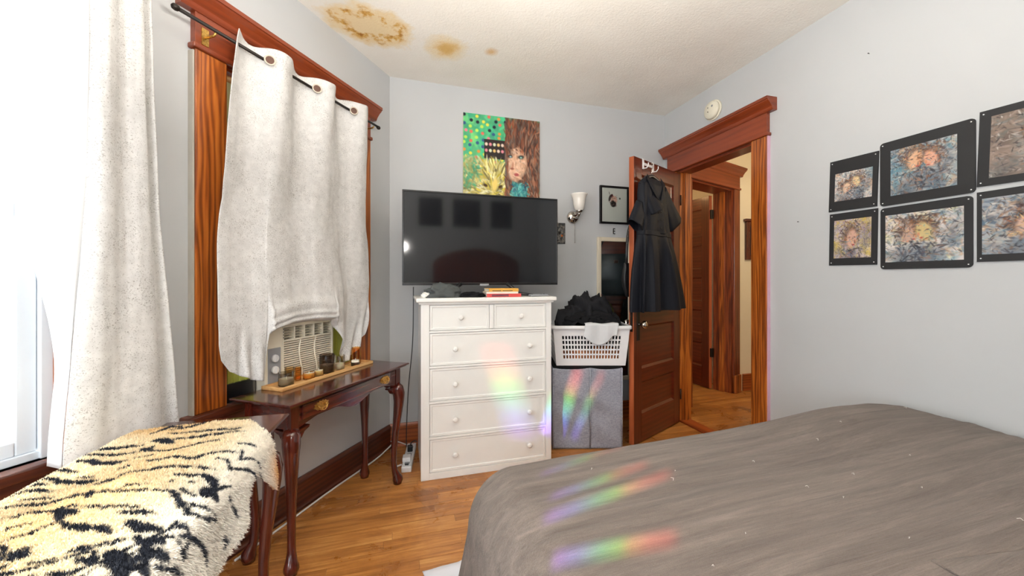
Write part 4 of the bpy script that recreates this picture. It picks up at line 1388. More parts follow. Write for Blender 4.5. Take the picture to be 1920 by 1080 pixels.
# ================================================================== sockets, power strip, cables
ps = thing('power_strip', 'white power strip on the floor behind the console table leg', 'power strip', 'W', (-.715, 2.655, 0), math.atan2(.37, -.06))
box(-.185, .185, -.032, .032, 0, .038).build('housing', 'white_plastic', ps, bevel=.006)
for k in range(5):
    q = MB()
    x = -.13 + k * .06
    q.box(x - .018, x + .018, -.016, .016, .038, .0395)
    s_ = q.build('socket', 'grey_plastic', ps)
box(-.165, -.15, -.012, .012, .038, .046).build('switch', 'black_plastic', ps, bevel=.002)
pg = thing('power_plug', 'black plug pushed into the white power strip', 'plug', 'W', (-.722, 2.70, .0395), .3)
MB().box(-.018, .018, -.016, .016, 0, .04).build('plug_body', 'black_plastic', pg, bevel=.005)
MB().tube([(0, 0, .038), (.01, .01, .055), (.035, .05, .05), (.05, .10, .02)], .004, 8).build('plug_cord', 'black_plastic', pg)
pw = thing('power_adapter', 'white adapter block plugged into the near end of the power strip', 'adapter', 'W', (-.707, 2.56, .0395), .2)
box(-.026, .026, -.03, .03, 0, .03).build('block', 'white_plastic', pw, bevel=.005)
MB().tube([(0, -.03, .015), (.0, -.035, .016)], .003, 8).build('strain_relief', 'cable_white', pw)
def cable(name, label, pts, r, mat):
    # smooth curve through points
    cu_ = bpy.data.curves.new(name, 'CURVE')
    pp = [Vector(p) for p in pts]
    out = []
    for k in range(len(pp) - 1):
        p0, p1, p2, p3 = pp[max(k - 1, 0)], pp[k], pp[k + 1], pp[min(k + 2, len(pp) - 1)]
        for q in range(8):
            t = q / 8
            out.append(.5 * ((2 * p1) + (p2 - p0) * t + (2 * p0 - 5 * p1 + 4 * p2 - p3) * t * t + (3 * p1 - p0 - 3 * p2 + p3) * t ** 3))
    out.append(pp[-1])
    o = MB().tube(out, r, 8).build(name, mat, None)
    bpy.data.curves.remove(cu_)
    return tag(o, label, 'cable')
cable('extension_cable', 'white cable lying along the foot of the window wall baseboard',
      [wp('L', -1.22, -.07, .006), wp('L', -1.0, -.065, .006), wp('L', -.8, -.055, .006), wp('L', -.6, -.048, .006), wp('L', -.42, -.05, .006), wp('L', -.22, -.055, .012), wp('L', -.12, -.06, .03), wp('L', -.10, -.10, .07), wp('L', -.16, -.13, .055), wp('L', -.22, -.18, .02), wp('L', -.28, -.24, .012), wp('L', -.26, -.28, .02)], .0052, 'cable_white')
cable('loop_cable', 'thin white cable looping from the power strip toward the dresser', [wp('L', .0, -.18, .02), wp('L', .03, -.13, .012), wp('L', -.02, -.09, .05), wp('L', -.07, -.06, .07)], .004, 'cable_white')
cable('television_cable', 'thin dark cable hanging down the wall beside the dresser', [wp('B', .17, -.12, 1.2), wp('B', .165, -.10, .8), wp('B', .135, -.08, .45), wp('B', .12, -.10, .12), wp('B', .12, -.14, .008), wp('B', .10, -.20, .006)], .0032, 'black_plastic')

# ================================================================== laundry: hamper below, basket on top
HX0, HX1, HY0, HY1, HH = .302, .815, 2.82, 3.19, .612
hm = thing('laundry_hamper', 'grey linen double laundry hamper beside the white dresser', 'hamper', 'W')
def bag(x0, x1, y0, y1, z1, seed):
    n, m_ = 100, 40
    P = np.zeros((m_, n, 3))
    per = []
    w, d = x1 - x0, y1 - y0
    rad = .02
    for k in range(n):
        q = k / n * 2 * (w + d)
        if q < w:
            p = (x0 + q, y0, 0, -1)
        elif q < w + d:
            p = (x1, y0 + q - w, 1, 0)
        elif q < 2 * w + d:
            p = (x1 - (q - w - d), y1, 0, 1)
        else:
            p = (x0, y1 - (q - 2 * w - d), -1, 0)
        per.append(p)
    for j in range(m_):
        z = .003 + (z1 - .003) * j / (m_ - 1)
        for k, p in enumerate(per):
            f = .012 * fbm(p[0] * 5 + seed, z * 3 + p[1] * 5, 2, 3) + .007 * math.sin((p[0] * .7 + z) * 26 + seed)
            env = math.sin(PI * min(1, max(0, z / z1))) ** .5
            mid = .5
            P[j, k] = (p[0] + p[2] * f * env * .5, p[1] + p[3] * f * env, z - (.012 * math.sin(PI * (p[0] - x0) / w) if j == m_ - 1 else 0))
    return MB().grid(P, wrap=True)
xm = .578
b_l = bag(HX0, xm - .003, HY0, HY1, HH - .012, 1.0).build('compartment', 'hamper_linen', hm, solid=.004)
b_r = bag(xm + .003, HX1, HY0 + .004, HY1, HH - .012, 5.0).build('compartment', 'hamper_linen', hm, solid=.004)
for x in (HX0 + .002, xm, HX1 - .002):
    MB().tube([(x, HY0 - .003, .003), (x, HY0 - .003, HH - .012)], .005, 8).build('piping', 'hamper_linen', hm)
MB().box(HX0 + .004, HX1 - .004, HY0 + .003, HY1 - .003, HH - .02, HH).build('rim', 'black_cloth', hm, bevel=.004)

bk = thing('laundry_basket', 'white plastic slotted laundry basket full of dark clothes', 'laundry basket', 'W', (.585, 2.995, HH))
def basket_body():
    m = MB()
    bz, tz = .005, .295
    def corner(z):
        q = (z - bz) / (tz - bz)
        return .255 + .028 * q, .168 + .022 * q
    def side(p0, p1, cols):
        # breakpoints across and up; odd cells are holes
        us = [0, .10]
        for k in range(cols):
            c = .10 + .80 * (k + .5) / cols
            hwid = .80 / cols * .30
            us += [c - hwid, c + hwid]
        us += [.90, 1]
        vs = [0, .13]
        for k in range(5):
            c = .16 + .62 * (k + .5) / 5
            vs += [c - .62 / 5 * .34, c + .62 / 5 * .34]
        vs += [.82, 1]
        pts = []
        for v in vs:
            z = bz + (tz - bz) * v
            a, b = corner(z)
            A = Vector((p0[0] * a, p0[1] * b, z))
            B = Vector((p1[0] * a, p1[1] * b, z))
            pts.append([A + (B - A) * u for u in us])
        n = len(us)
        f = []
        for j in range(len(vs) - 1):
            for i in range(n - 1):
                hole = (2 <= i <= n - 4 and i % 2 == 0) and (2 <= j <= len(vs) - 4 and j % 2 == 0)
                if not hole:
                    f.append((j * n + i, j * n + i + 1, (j + 1) * n + i + 1, (j + 1) * n + i))
        m.add([p for r_ in pts for p in r_], f)
    side((-1, -1), (1, -1), 19)
    side((1, -1), (1, 1), 12)
    side((1, 1), (-1, 1), 19)
    side((-1, 1), (-1, -1), 12)
    a, b = corner(bz)
    m.add([(-a, -b, bz), (a, -b, bz), (a, b, bz), (-a, b, bz)], [(0, 1, 2, 3)])
    return m
basket_body().build('body', 'white_plastic', bk, solid=.003, recalc=False)
def rrect(a, b, r, z, n=6):
    pts = []
    for cx, cy, s in ((a - r, b - r, 0), (-a + r, b - r, 1), (-a + r, -b + r, 2), (a - r, -b + r, 3)):
        for k in range(n + 1):
            q = PI / 2 * (s + k / n)
            pts.append((cx + r * math.cos(q), cy + r * math.sin(q), z))
    return pts
rp_ = rrect(.296, .203, .04, .300)
ro = rrect(.302, .209, .045, .292)
ri = rrect(.274, .181, .03, .300)
rb = rrect(.302, .209, .045, .276)
rim = MB()
n = len(rp_)
rim.add(ri + rp_ + ro + rb, [(q * n + k, q * n + (k + 1) % n, (q + 1) * n + (k + 1) % n, (q + 1) * n + k) for q in range(3) for k in range(n)], True)
rim.build('rim', 'white_plastic', bk, solid=.003)
g = 'clothes heaped in the white laundry basket'
BZT = HH + .012
crumple('garment', 'faded orange garment low inside the slotted laundry basket', 'garment', 'W', (.60, 2.99, BZT), (.27, .17, .12), 'orange_cloth', 1.3, group=g, clamp=(.345, .825, 2.845, 3.145))
crumple('garment', 'black garment filling the laundry basket beside the dresser', 'garment', 'W', (.46, 2.99, BZT + .11), (.20, .20, .23), 'dark_clothes', 2.9, group=g, clamp=(.345, .825, 2.845, 3.145))
crumple('garment', 'black garment peaking highest on the laundry heap', 'garment', 'W', (.60, 3.02, BZT + .16), (.21, .18, .28), 'dark_clothes', 6.1, 0, group=g, res=4, clamp=(.345, .825, 2.845, 3.145))
crumple('garment', 'dark garment lying low over the basket end by the door', 'garment', 'W', (.735, 3.0, BZT + .16), (.17, .18, .17), 'dark_clothes', 9.4, group=g, clamp=(.345, .825, 2.845, 3.145))
crumple('garment', 'black crumpled shirt at the front of the laundry heap', 'garment', 'W', (.60, 2.91, BZT + .22), (.24, .10, .13), 'black_cloth', 4.4, 0, group=g, res=4, clamp=(.345, .825, 2.845, 3.145))
P = np.zeros((30, 40, 3))
for j in range(30):
    for i in range(40):
        u, v = i / 39, j / 29
        x = .538 + .245 * u
        drop = v * (.05 + .085 * (1 - abs(u - .45) * 1.3))
        q = v * .20
        if q < .06:
            y_, z_ = 2.84 - q, HH + .318 + .004 * math.sin(u * 9)
        else:
            y_, z_ = 2.775 - .006 * math.sin(u * 12), HH + .312 - (q - .06) * (.55 + .5 * math.sin(PI * min(1, u * 1.1)))
        P[j, i] = (x - .02 * v, y_ - .004, z_ + .003 * fbm(u * 5, v * 5, 1))
lc = MB().grid(P).build('light_towel', 'light_cloth', None, solid=.003)
tag(lc, 'pale grey cloth hanging over the front rim of the laundry basket', 'cloth')

# ================================================================== painted surfaces (colours stored on a fine mesh)
class Canvas:
    def __init__(self, nx, ny, rgb):
        self.nx, self.ny = nx, ny
        self.a = np.zeros((ny, nx, 3)) + np.array(rgb, float)
        self.U, self.V = np.meshgrid(np.linspace(0, 1, nx), np.linspace(0, 1, ny))   # v grows downwards
    def blob(self, u, v, ru, rv, rgb, rot=0, soft=.25, op=1.0, noise=0, seed=0):
        c, s = math.cos(rot), math.sin(rot)
        du, dv = self.U - u, (self.V - v)
        p, q = (du * c + dv * s) / ru, (dv * c - du * s) / rv
        d = np.sqrt(p * p + q * q)
        if noise:
            d = d + noise * np.sin(self.U * 37 + seed) * np.sin(self.V * 41 + seed * 2)
        m = (np.clip((1 - d) / soft, 0, 1) * op)[..., None]
        self.a = self.a * (1 - m) + np.array(rgb) * m
    def strokes(self, n, u0, u1, v0, v1, pal, length=.06, width=.012, rot=None, seed=0, op=.8, mask=None):
        r = np.random.default_rng(seed)
        k = 0
        for _ in range(n):
            u, v = r.uniform(u0, u1), r.uniform(v0, v1)
            if mask and not mask(u, v):
                continue
            ang = r.uniform(0, PI) if rot is None else rot(u, v) + r.normal(0, .3)
            L, w = length * r.uniform(.5, 1.5), width * r.uniform(.5, 1.6)
            i0, i1 = max(0, int((u - L) * self.nx)), min(self.nx, int((u + L) * self.nx) + 2)
            j0, j1 = max(0, int((v - L) * self.ny)), min(self.ny, int((v + L) * self.ny) + 2)
            if i1 <= i0 or j1 <= j0:
                continue
            U, V = self.U[j0:j1, i0:i1], self.V[j0:j1, i0:i1]
            c, s = math.cos(ang), math.sin(ang)
            p, q = ((U - u) * c + (V - v) * s) / L, ((V - v) * c - (U - u) * s) / w
            m = (np.clip((1 - np.sqrt(p * p + q * q)) / .4, 0, 1) * op)[..., None]
            col = np.array(pal[r.integers(len(pal))]) * r.uniform(.8, 1.15)
            self.a[j0:j1, i0:i1] = self.a[j0:j1, i0:i1] * (1 - m) + col * m
    def mesh(self, name, mat, parent, x0, x1, z0, z1, y):
        m = MB()
        P = np.zeros((self.ny, self.nx, 3))
        P[..., 0] = x0 + (x1 - x0) * self.U
        P[..., 1] = y
        P[..., 2] = z1 + (z0 - z1) * self.V
        m.grid(P, smooth=False)
        o = m.build(name, mat, parent, recalc=False)
        c = self.a.reshape(-1, 3)
        c = np.clip(c, 0, 255) / 255.0
        c = np.where(c <= .04045, c / 12.92, ((c + .055) / 1.055) ** 2.4)
        set_colors(o, c)
        return o

# canvas above the television: woman with long russet hair and a pale yellow maned beast on a dotted green ground
cv = Canvas(190, 220, (86, 176, 128))
cv.strokes(260, 0, .65, 0, .55, [(70, 190, 130), (96, 200, 140), (60, 160, 128), (120, 205, 120)], .09, .03, seed=1, op=.5)
rr = np.random.default_rng(5)
cols = [(226, 220, 80), (222, 110, 90), (50, 90, 130), (30, 40, 50), (220, 150, 70), (224, 130, 140), (190, 224, 90)]
for k in range(64):
    i, j = k % 8, k // 8
    u, v = .02 + i * .075 + rr.normal(0, .012), .03 + j * .07 + (i % 2) * .028 + rr.normal(0, .010)
    cv.blob(u, v, .026, .021, cols[rr.integers(len(cols))], soft=.4)
cv.a[(cv.U > .26) & (cv.U < .54) & (cv.V > .25) & (cv.V < .45)] = (44, 36, 34)
for k in range(10):
    cv.blob(.29 + (k % 5) * .052, .30 + (k // 5) * .065, .024, .022, [(236, 210, 190), (226, 140, 150), (220, 224, 190), (228, 190, 120)][k % 4], soft=.4)
cv.blob(.34, .76, .40, .34, (196, 184, 110), soft=.25, noise=.05)
mane = [(222, 206, 120), (236, 226, 160), (160, 142, 70), (214, 190, 60), (120, 110, 70), (240, 236, 200)]
cv.strokes(900, 0, .68, .44, 1.0, mane, .045, .010, rot=lambda u, v: math.atan2(v - .80, u - .40), seed=2, op=.75, mask=lambda u, v: ((u - .33) / .36) ** 2 + ((v - .80) / .36) ** 2 < 1)
cv.blob(.40, .72, .05, .10, (240, 214, 120), .2, .5)
cv.blob(.28, .73, .035, .02, (70, 50, 24), .3, .5)
cv.blob(.47, .735, .035, .02, (70, 50, 24), -.4, .5)
cv.blob(.38, .88, .06, .09, (246, 226, 110), 0, .6)
cv.blob(.82, .45, .27, .52, (108, 66, 46), soft=.2)
hair = [(132, 72, 46), (92, 56, 42), (150, 86, 58), (72, 50, 44), (120, 104, 92), (160, 110, 84), (100, 88, 80)]
cv.strokes(1500, .54, 1.0, .02, 1.0, hair, .055, .012, rot=lambda u, v: PI / 2 + (.35 * (u - .75) * 4 if v < .3 else -.12), seed=3, op=.75)
cv.blob(.70, .47, .135, .20, (222, 178, 146), .12, .22)
cv.blob(.66, .56, .10, .13, (230, 188, 158), .1, .4)
cv.strokes(110, .57, .83, .14, .36, hair, .08, .012, rot=lambda u, v: PI / 2 + (u - .7), seed=7, op=.8)
cv.strokes(160, .57, .83, .30, .68, [(232, 192, 162), (214, 164, 130), (240, 206, 180), (200, 150, 120), (190, 160, 140)], .035, .012, seed=17, op=.5, mask=lambda u, v: ((u - .69) / .115) ** 2 + ((v - .48) / .18) ** 2 < 1)
cv.blob(.60, .405, .042, .024, (60, 52, 50), .1, .5)
cv.blob(.745, .405, .052, .026, (54, 56, 54), -.1, .5)
cv.blob(.605, .41, .020, .013, (150, 190, 190), 0, .6)
cv.blob(.745, .41, .022, .014, (140, 196, 180), 0, .6)
cv.blob(.635, .50, .020, .055, (196, 140, 112), .15, .6)
cv.blob(.625, .535, .035, .016, (150, 90, 72), 0, .6)
cv.blob(.685, .595, .042, .022, (176, 86, 84), 0, .5)
cv.blob(.72, .50, .02, .08, (240, 204, 176), 0, .8, .6)
cv.strokes(70, .80, 1.0, .05, 1.0, [(160, 120, 96), (176, 140, 116), (60, 44, 40)], .06, .008, rot=lambda u, v: PI / 2 - .15, seed=27, op=.6)
cv.strokes(160, 0, .2, .45, .75, [(70, 170, 130), (150, 150, 90), (200, 190, 130)], .05, .015, seed=29, op=.5)
cv.blob(.72, .80, .11, .14, (70, 140, 142), soft=.3)
cv.strokes(140, .61, .84, .68, .98, [(60, 150, 150), (110, 180, 170), (50, 90, 110)], .03, .012, seed=9)
pa = thing('canvas_painting', 'square painted canvas of a russet haired woman and yellow maned beast', 'painting', 'B')
PX0, PX1, PZ0, PZ1 = .552, 1.192, 1.80, 2.570
box(PX0, PX1, -.03, -.001, PZ0, PZ1).build('stretched_canvas', 'cream_frame', pa, bevel=.003)
cv.mesh('painted_face', 'painted', pa, PX0, PX1, PZ0, PZ1, -.0306)

# small framed print of a horned beast's head
bp = thing('framed_print', 'black framed small print of a horned animal head beside the sconce', 'framed print', 'B')
FX0, FX1, FZ0, FZ1 = 1.762, 2.050, 1.748, 2.085
m = MB()
m.box(FX0, FX1, -.022, 0, FZ0, FZ0 + .018).box(FX0, FX1, -.022, 0, FZ1 - .018, FZ1).box(FX0, FX0 + .018, -.022, 0, FZ0 + .018, FZ1 - .018).box(FX1 - .018, FX1, -.022, 0, FZ0 + .018, FZ1 - .018)
m.build('frame', 'black_satin', bp, bevel=.002)
c2 = Canvas(110, 120, (228, 226, 216))
c2.blob(.48, .34, .14, .13, (226, 182, 160), .3, .3)
c2.blob(.46, .46, .13, .11, (46, 42, 40), .1, .25)
c2.blob(.33, .30, .05, .12, (60, 52, 50), .35, .3)
c2.blob(.41, .22, .05, .05, (70, 30, 34), 0, .4)
c2.blob(.55, .36, .09, .06, (236, 190, 170), 0, .5)
c2.blob(.72, .30, .035, .035, (60, 70, 60), 0, .4)
c2.blob(.31, .16, .012, .06, (70, 60, 50), -.3, .4)
c2.strokes(60, .32, .62, .22, .52, [(80, 60, 56), (230, 200, 180), (40, 40, 40), (200, 120, 110)], .03, .008, seed=4, op=.6)
c2.mesh('print', 'print', bp, FX0 + .016, FX1 - .016, FZ0 + .016, FZ1 - .016, -.012)
box(FX0 + .018, FX1 - .018, -.0175, -.0165, FZ0 + .018, FZ1 - .018).build('glazing', 'window_glass', bp)

# black mounted drawings on the wall beside the bed
def drawing(label, x0, x1, z0, z1, ins, faces, bg, pal, seed, tilt=0, rnd=0):
    r = thing('mounted_drawing', label, 'drawing', 'R', ((x0 + x1) / 2, 0, (z0 + z1) / 2), 0, 'black mounted drawings in two rows')
    r.matrix_world = r.matrix_world @ Matrix.Rotation(tilt, 4, 'Y')
    w, h = (x1 - x0) / 2, (z1 - z0) / 2
    if rnd:
        pts = [(p[0], p[1]) for p in rrect(w, h, rnd, 0, 4)]
        MB().prism(pts, 'y', -.007, -.001).build('mount', 'black_card', r)
    else:
        box(-w, w, -.007, -.001, -h, h).build('mount', 'black_card', r)
    nx = max(60, int((x1 - x0) * 420))
    ny = max(60, int((z1 - z0) * 420))
    c = Canvas(nx, ny, bg)
    for q in range(26):
        rs = np.random.default_rng(seed * 100 + q)
        c.blob(rs.uniform(0, 1), rs.uniform(0, 1), rs.uniform(.08, .25), rs.uniform(.06, .2), pal[q % len(pal)], rs.uniform(0, 3), .8, .55)
    c.strokes(420, 0, 1, 0, 1, pal, .07, .02, seed=seed, op=.35)
    c.strokes(420, 0, 1, 0, 1, pal + [(60, 56, 58), (232, 228, 222)], .035, .008, seed=seed + 50, op=.45)
    for (u, v, s, turn, skin) in faces:
        s *= 1.35
        hair_ = [(72, 50, 44), (120, 84, 60), (60, 56, 66), (150, 96, 60)]
        c.blob(u - .02 * turn, v + .42 * s, .20 * s, .30 * s, (84, 92, 104), .3 * turn, .7, .6)
        c.strokes(60, u - .2 * s, u + .2 * s, v + .15 * s, v + .6 * s, [(60, 66, 80), (120, 130, 140), (150, 110, 90), (40, 40, 46)], .06 * s, .016, seed=seed + 91, op=.55)
        c.blob(u, v - .05 * s, .17 * s, .25 * s, (96, 74, 64), .2 * turn, .5, .6)
        c.strokes(90, u - .2 * s, u + .2 * s, v - .3 * s, v + .05 * s, hair_, .05 * s, .014, seed=seed + int(u * 90), op=.45)
        c.blob(u + .03 * turn * s, v, .11 * s, .19 * s, skin, .2 * turn, .35, .9)
        c.blob(u + .08 * turn * s, v - .02 * s, .028 * s, .018 * s, (70, 58, 58), 0, .7, .6)
        c.blob(u - .01 * turn * s, v - .02 * s, .028 * s, .018 * s, (70, 58, 58), 0, .7, .6)
        c.blob(u + .09 * turn * s, v + .05 * s, .022 * s, .05 * s, (200, 140, 108), 0, .6)
        c.blob(u + .06 * turn * s, v + .11 * s, .035 * s, .018 * s, (170, 80, 74), 0, .6)
        c.strokes(40, u - .12 * s, u + .14 * s, v - .15 * s, v + .18 * s, [skin, (232, 190, 120), (90, 140, 160), (214, 120, 80)], .04 * s, .008, seed=seed + 7, op=.5)
    c.strokes(170, 0, 1, 0, 1, [(40, 38, 42), (66, 60, 60), (90, 84, 84)], .04, .007, seed=seed + 77, op=.55)
    c.blob(.88, .45, .16, .5, (96, 92, 96), .2, .9, .45)
    c.blob(.12, .85, .2, .2, (110, 108, 110), 0, .9, .4)
    a, b, cc, d = ins
    c.mesh('drawing_sheet', 'print', r, -w + a, w - b, -h + cc, h - d, -.0085)
    for (px, pz) in ((-w + .012, h - .014), (w - .012, h - .014), (-w + .012, -h + .014), (w - .012, -h + .014)):
        MB().lathe([(.0025, 0), (.0025, -.002)], 8, (px, -.007, pz), 'y').build('pin', 'white_plastic', r)
    return r
cool = [(196, 190, 186), (110, 150, 166), (226, 216, 196), (150, 140, 140), (206, 160, 120), (70, 96, 116)]
warm = [(206, 190, 176), (170, 150, 140), (110, 96, 92), (226, 200, 160), (190, 140, 110)]
brown = [(120, 104, 92), (150, 132, 120), (90, 78, 72), (176, 160, 150), (110, 120, 120)]
drawing('small black mounted drawing of two pale faces, upper row beside the doorway', 1.430, 1.660, 1.634, 1.918, (.03, .022, .055, .075), [(.3, .55, .8, 1, (222, 188, 160)), (.62, .38, .8, -1, (226, 200, 150))], (206, 196, 190), cool, 11, .03)
drawing('small black mounted portrait with yellow sky, lower row beside the doorway', 1.430, 1.658, 1.331, 1.622, (.025, .025, .04, .04), [(.45, .5, 1.1, 1, (214, 170, 150))], (190, 176, 176), [(200, 170, 60), (190, 176, 180), (150, 120, 130), (120, 120, 130), (216, 190, 90)], 23, .015)
drawing('large black mounted drawing of two faces on blue, upper row centre', 1.670, 2.008, 1.625, 1.945, (.045, .055, .045, .05), [(.36, .32, .95, 1, (224, 176, 140)), (.66, .36, .8, -1, (222, 166, 140))], (150, 160, 164), cool + [(60, 120, 140), (90, 80, 76)], 31, .0, .016)
drawing('large black mounted drawing of two women on pale paper, lower row centre', 1.672, 2.0, 1.304, 1.614, (.022, .026, .035, .04), [(.32, .42, .85, 1, (196, 160, 140)), (.56, .40, .85, -1, (206, 186, 130))], (208, 202, 198), cool + [(214, 206, 140), (222, 214, 214)], 43, .0, .016)
drawing('dark brown tangled drawing on black mount at the photo edge, upper row', 2.016, 2.40, 1.640, 1.955, (.035, .03, .03, .03), [(.5, .5, .8, 1, (150, 130, 116))], (128, 114, 104), brown, 57, .03)
drawing('black mounted drawing of crouching figures at the photo edge, lower row', 2.012, 2.36, 1.327, 1.622, (.016, .03, .03, .03), [(.38, .5, .8, 1, (206, 170, 150)), (.82, .35, .8, -1, (214, 176, 150))], (150, 156, 164), cool + [(60, 84, 110), (120, 96, 80)], 61, .0)

# decorative switch plate beside the television
sp = thing('switch_plate', 'dark decorative switch plate on the wall behind the television edge', 'switch plate', 'B')
box(1.325, 1.436, -.006, 0, 1.56, 1.738).build('plate', 'black_card', sp, bevel=.003)
c3 = Canvas(60, 90, (84, 80, 76))
c3.strokes(260, 0, 1, 0, 1, [(50, 50, 50), (120, 116, 110), (70, 76, 80), (150, 144, 134)], .12, .04, seed=8)
c3.blob(.72, .62, .12, .07, (190, 96, 40), 0, .5)
c3.mesh('plate_face', 'print', sp, 1.328, 1.433, 1.563, 1.735, -.0066)
MB().box(1.372, 1.388, -.016, -.006, 1.64, 1.664).build('toggle', 'dark_iron', sp, bevel=.002)

# wall sconce
sc_ = thing('wall_sconce', 'chrome wall sconce with white glass shade and pull chain', 'wall sconce', 'B', (1.507, 0, 1.79))
MB().lathe([(.056, 0), (.056, -.006), (.050, -.016), (.036, -.028), (.016, -.034), (.006, -.035)], 28, (0, 0, 0), 'y').build('backplate', 'chrome', sc_)
MB().tube([(0, -.03, 0), (.0, -.06, -.012), (.004, -.09, -.008), (.006, -.11, .012), (.006, -.112, .03)], [.010, .011, .012, .012, .012], 12).lathe([(.012, .018), (.026, .028), (.030, .040), (.026, .046)], 20, (.006, -.112, 0)).build('arm', 'chrome', sc_)
MB().lathe([(.026, .040), (.040, .060), (.048, .09), (.052, .13), (.056, .15), (.066, .168), (.070, .178), (.066, .180), (.052, .152), (.046, .10), (.030, .055)], 28, (.006, -.112, 0), closed=False).build('shade', 'opal_glass', sc_)
MB().tube([(-.004, -.05, -.03), (-.004, -.05, -.215)], .0018, 6).lathe([(.001, -.226), (.004, -.220), (.001, -.212)], 8, (-.004, -.05, 0)).build('pull_chain', 'chrome', sc_)

# full-length mirror leaning flat on the wall
mr = thing('wall_mirror', 'tall cream framed mirror on the wall behind the open door', 'mirror', 'B')
MX0, MX1, MZ0, MZ1 = 1.735, 2.085, .355, 1.628
fw = .036
for a in ((MX0, MX0 + fw, MZ0, MZ1), (MX1 - fw, MX1, MZ0, MZ1), (MX0 + fw, MX1 - fw, MZ0, MZ0 + fw), (MX0 + fw, MX1 - fw, MZ1 - fw, MZ1)):
    box(a[0], a[1], -.028, -.001, a[2], a[3]).build('frame_strip', 'cream_frame', mr, bevel=.006)
box(MX0 + fw - .004, MX1 - fw + .004, -.014, -.010, MZ0 + fw - .004, MZ1 - fw + .004).build('glass', 'mirror_glass', mr)
hk = thing('wall_hook', 'tiny black hook on the wall between print and mirror', 'hook', 'B', (1.909, 0, 1.686))
MB().tube([(.010, -.002, .022), (-.008, -.006, .022), (-.010, -.008, .0), (-.008, -.006, -.022), (.010, -.002, -.022)], .004, 8).build('wire', 'dark_iron', hk)
MB().tube([(-.010, -.008, 0), (.006, -.01, 0)], .0035, 8).build('prong', 'dark_iron', hk)

# smoke detector
sd = thing('smoke_detector', 'round ivory smoke detector above the doorway', 'smoke detector', 'R', (.585, 0, 2.583))
MB().lathe([(.078, 0), (.078, -.010), (.072, -.013)], 36, (0, 0, 0), 'y').build('base', 'ivory_plastic', sd)
MB().lathe([(.068, -.012), (.069, -.030), (.062, -.038), (.02, -.041), (.001, -.041)], 36, (0, 0, 0), 'y').build('cover', 'ivory_plastic', sd)
MB().lathe([(.008, -.041), (.008, -.043), (.001, -.043)], 14, (.022, 0, .022), 'y').build('test_button', 'grey_plastic', sd)
MB().lathe([(.004, -.041), (.004, -.043), (.001, -.043)], 10, (-.02, 0, .022), 'y').lathe([(.004, -.041), (.004, -.043), (.001, -.043)], 10, (-.02, 0, -.01), 'y').build('vent_hole', 'dark_cavity', sd)
# nails left in the walls
for fr, x, z, lab in (('R', 1.62, 2.44, 'lone nail high on the wall above the drawings'), ('R', 1.25, 1.61, 'lone nail between the doorway and the small drawings')):
    nl = MB().lathe([(.0014, 0), (.0014, -.008), (.0028, -.009), (.0028, -.010)], 10, (0, 0, 0), 'y').build('nail', 'dark_iron', None)
    place(nl, fr, (x, 0, z))
    tag(nl, lab, 'nail')

# dark pictures on the wall behind the camera, mirrored in the television
for k, (x0, x1) in enumerate(((.36, .74), (.92, 1.38), (1.57, 1.94))):
    r = thing('dark_picture', ['dark picture reflected nearest the window side of the television', 'dark picture reflected in the television centre', 'dark picture reflected near the wall end of the television'][k], 'picture', 'B', group='dark pictures over the headboard')
    box(x0, x1, -4.198, -4.17, 2.14, 2.60).build('frame', 'black_card', r, bevel=.003)
    cc = Canvas(50, 60, (44, 42, 44))
    cc.strokes(160, 0, 1, 0, 1, [(30, 30, 34), (70, 60, 58), (54, 58, 64), (90, 76, 70)], .14, .04, seed=70 + k)
    o = cc.mesh('picture_face', 'print', r, x0 + .02, x1 - .02, 2.16, 2.58, -4.1695)

# hall plaque
hp = thing('hall_frame', 'dark wooden wall piece on the bright cream hall wall', 'wall piece', 'B', (3.82, .392, 1.48))
box(.0, .40, -.03, 0, .0, .43).build('body', 'cherry_z', hp, bevel=.004)
box(-.02, .42, -.045, 0, .43, .46).build('cap', 'cherry', hp, bevel=.005)
box(.05, .35, -.033, -.03, .05, .38).build('face', 'black_card', hp)

# ================================================================== dress on the open door
def ring(cx, hw, yc, dep, z, fold, ph, n=84, flat=.65):
    out = []
    for k in range(n):
        a = 2 * PI * k / n
        c, s = math.cos(a), math.sin(a)
        rad = 1 + fold * math.sin(9 * a + ph) + fold * .6 * math.sin(14 * a + ph * 1.7)
        out.append((cx + hw * math.copysign(abs(c) ** .8, c) * (1 + fold * .25 * math.sin(9 * a)), yc + dep * math.copysign(abs(s) ** flat, s) * rad, z))
    return out
DY = -.075
drs = thing('black_dress', 'short sleeved black dress hanging on the open bedroom door', 'dress', 'D')
def loft(levels, name, mat='dress_cloth', n=84):
    rows_ = []
    for (z, xl, xr, dep, fold, ph) in levels:
        rows_.append(ring((xl + xr) / 2, (xr - xl) / 2, DY, dep, z, fold, ph, n))
    P = np.array(rows_)
    # resample for smoothness
    m = len(rows_)
    t = np.linspace(0, m - 1, m * 6)
    out = np.zeros((len(t), n, 3))
    for q, tt in enumerate(t):
        i = min(int(tt), m - 2)
        f = tt - i
        f = f * f * (3 - 2 * f) * .5 + f * .5
        out[q] = P[i] * (1 - f) + P[i + 1] * f
    return MB().grid(out, wrap=True).build(name, mat, drs, solid=.0025)
loft([(1.585, -.815, -.375, .045, .10, .4), (1.55, -.815, -.372, .05, .14, .4), (1.45, -.83, -.34, .060, .30, .5), (1.3, -.845, -.29, .064, .42, .6), (1.15, -.855, -.24, .064, .50, .7), (1.035, -.86, -.205, .064, .54, .8), (1.018, -.86, -.202, .064, .54, .8)], 'skirt')
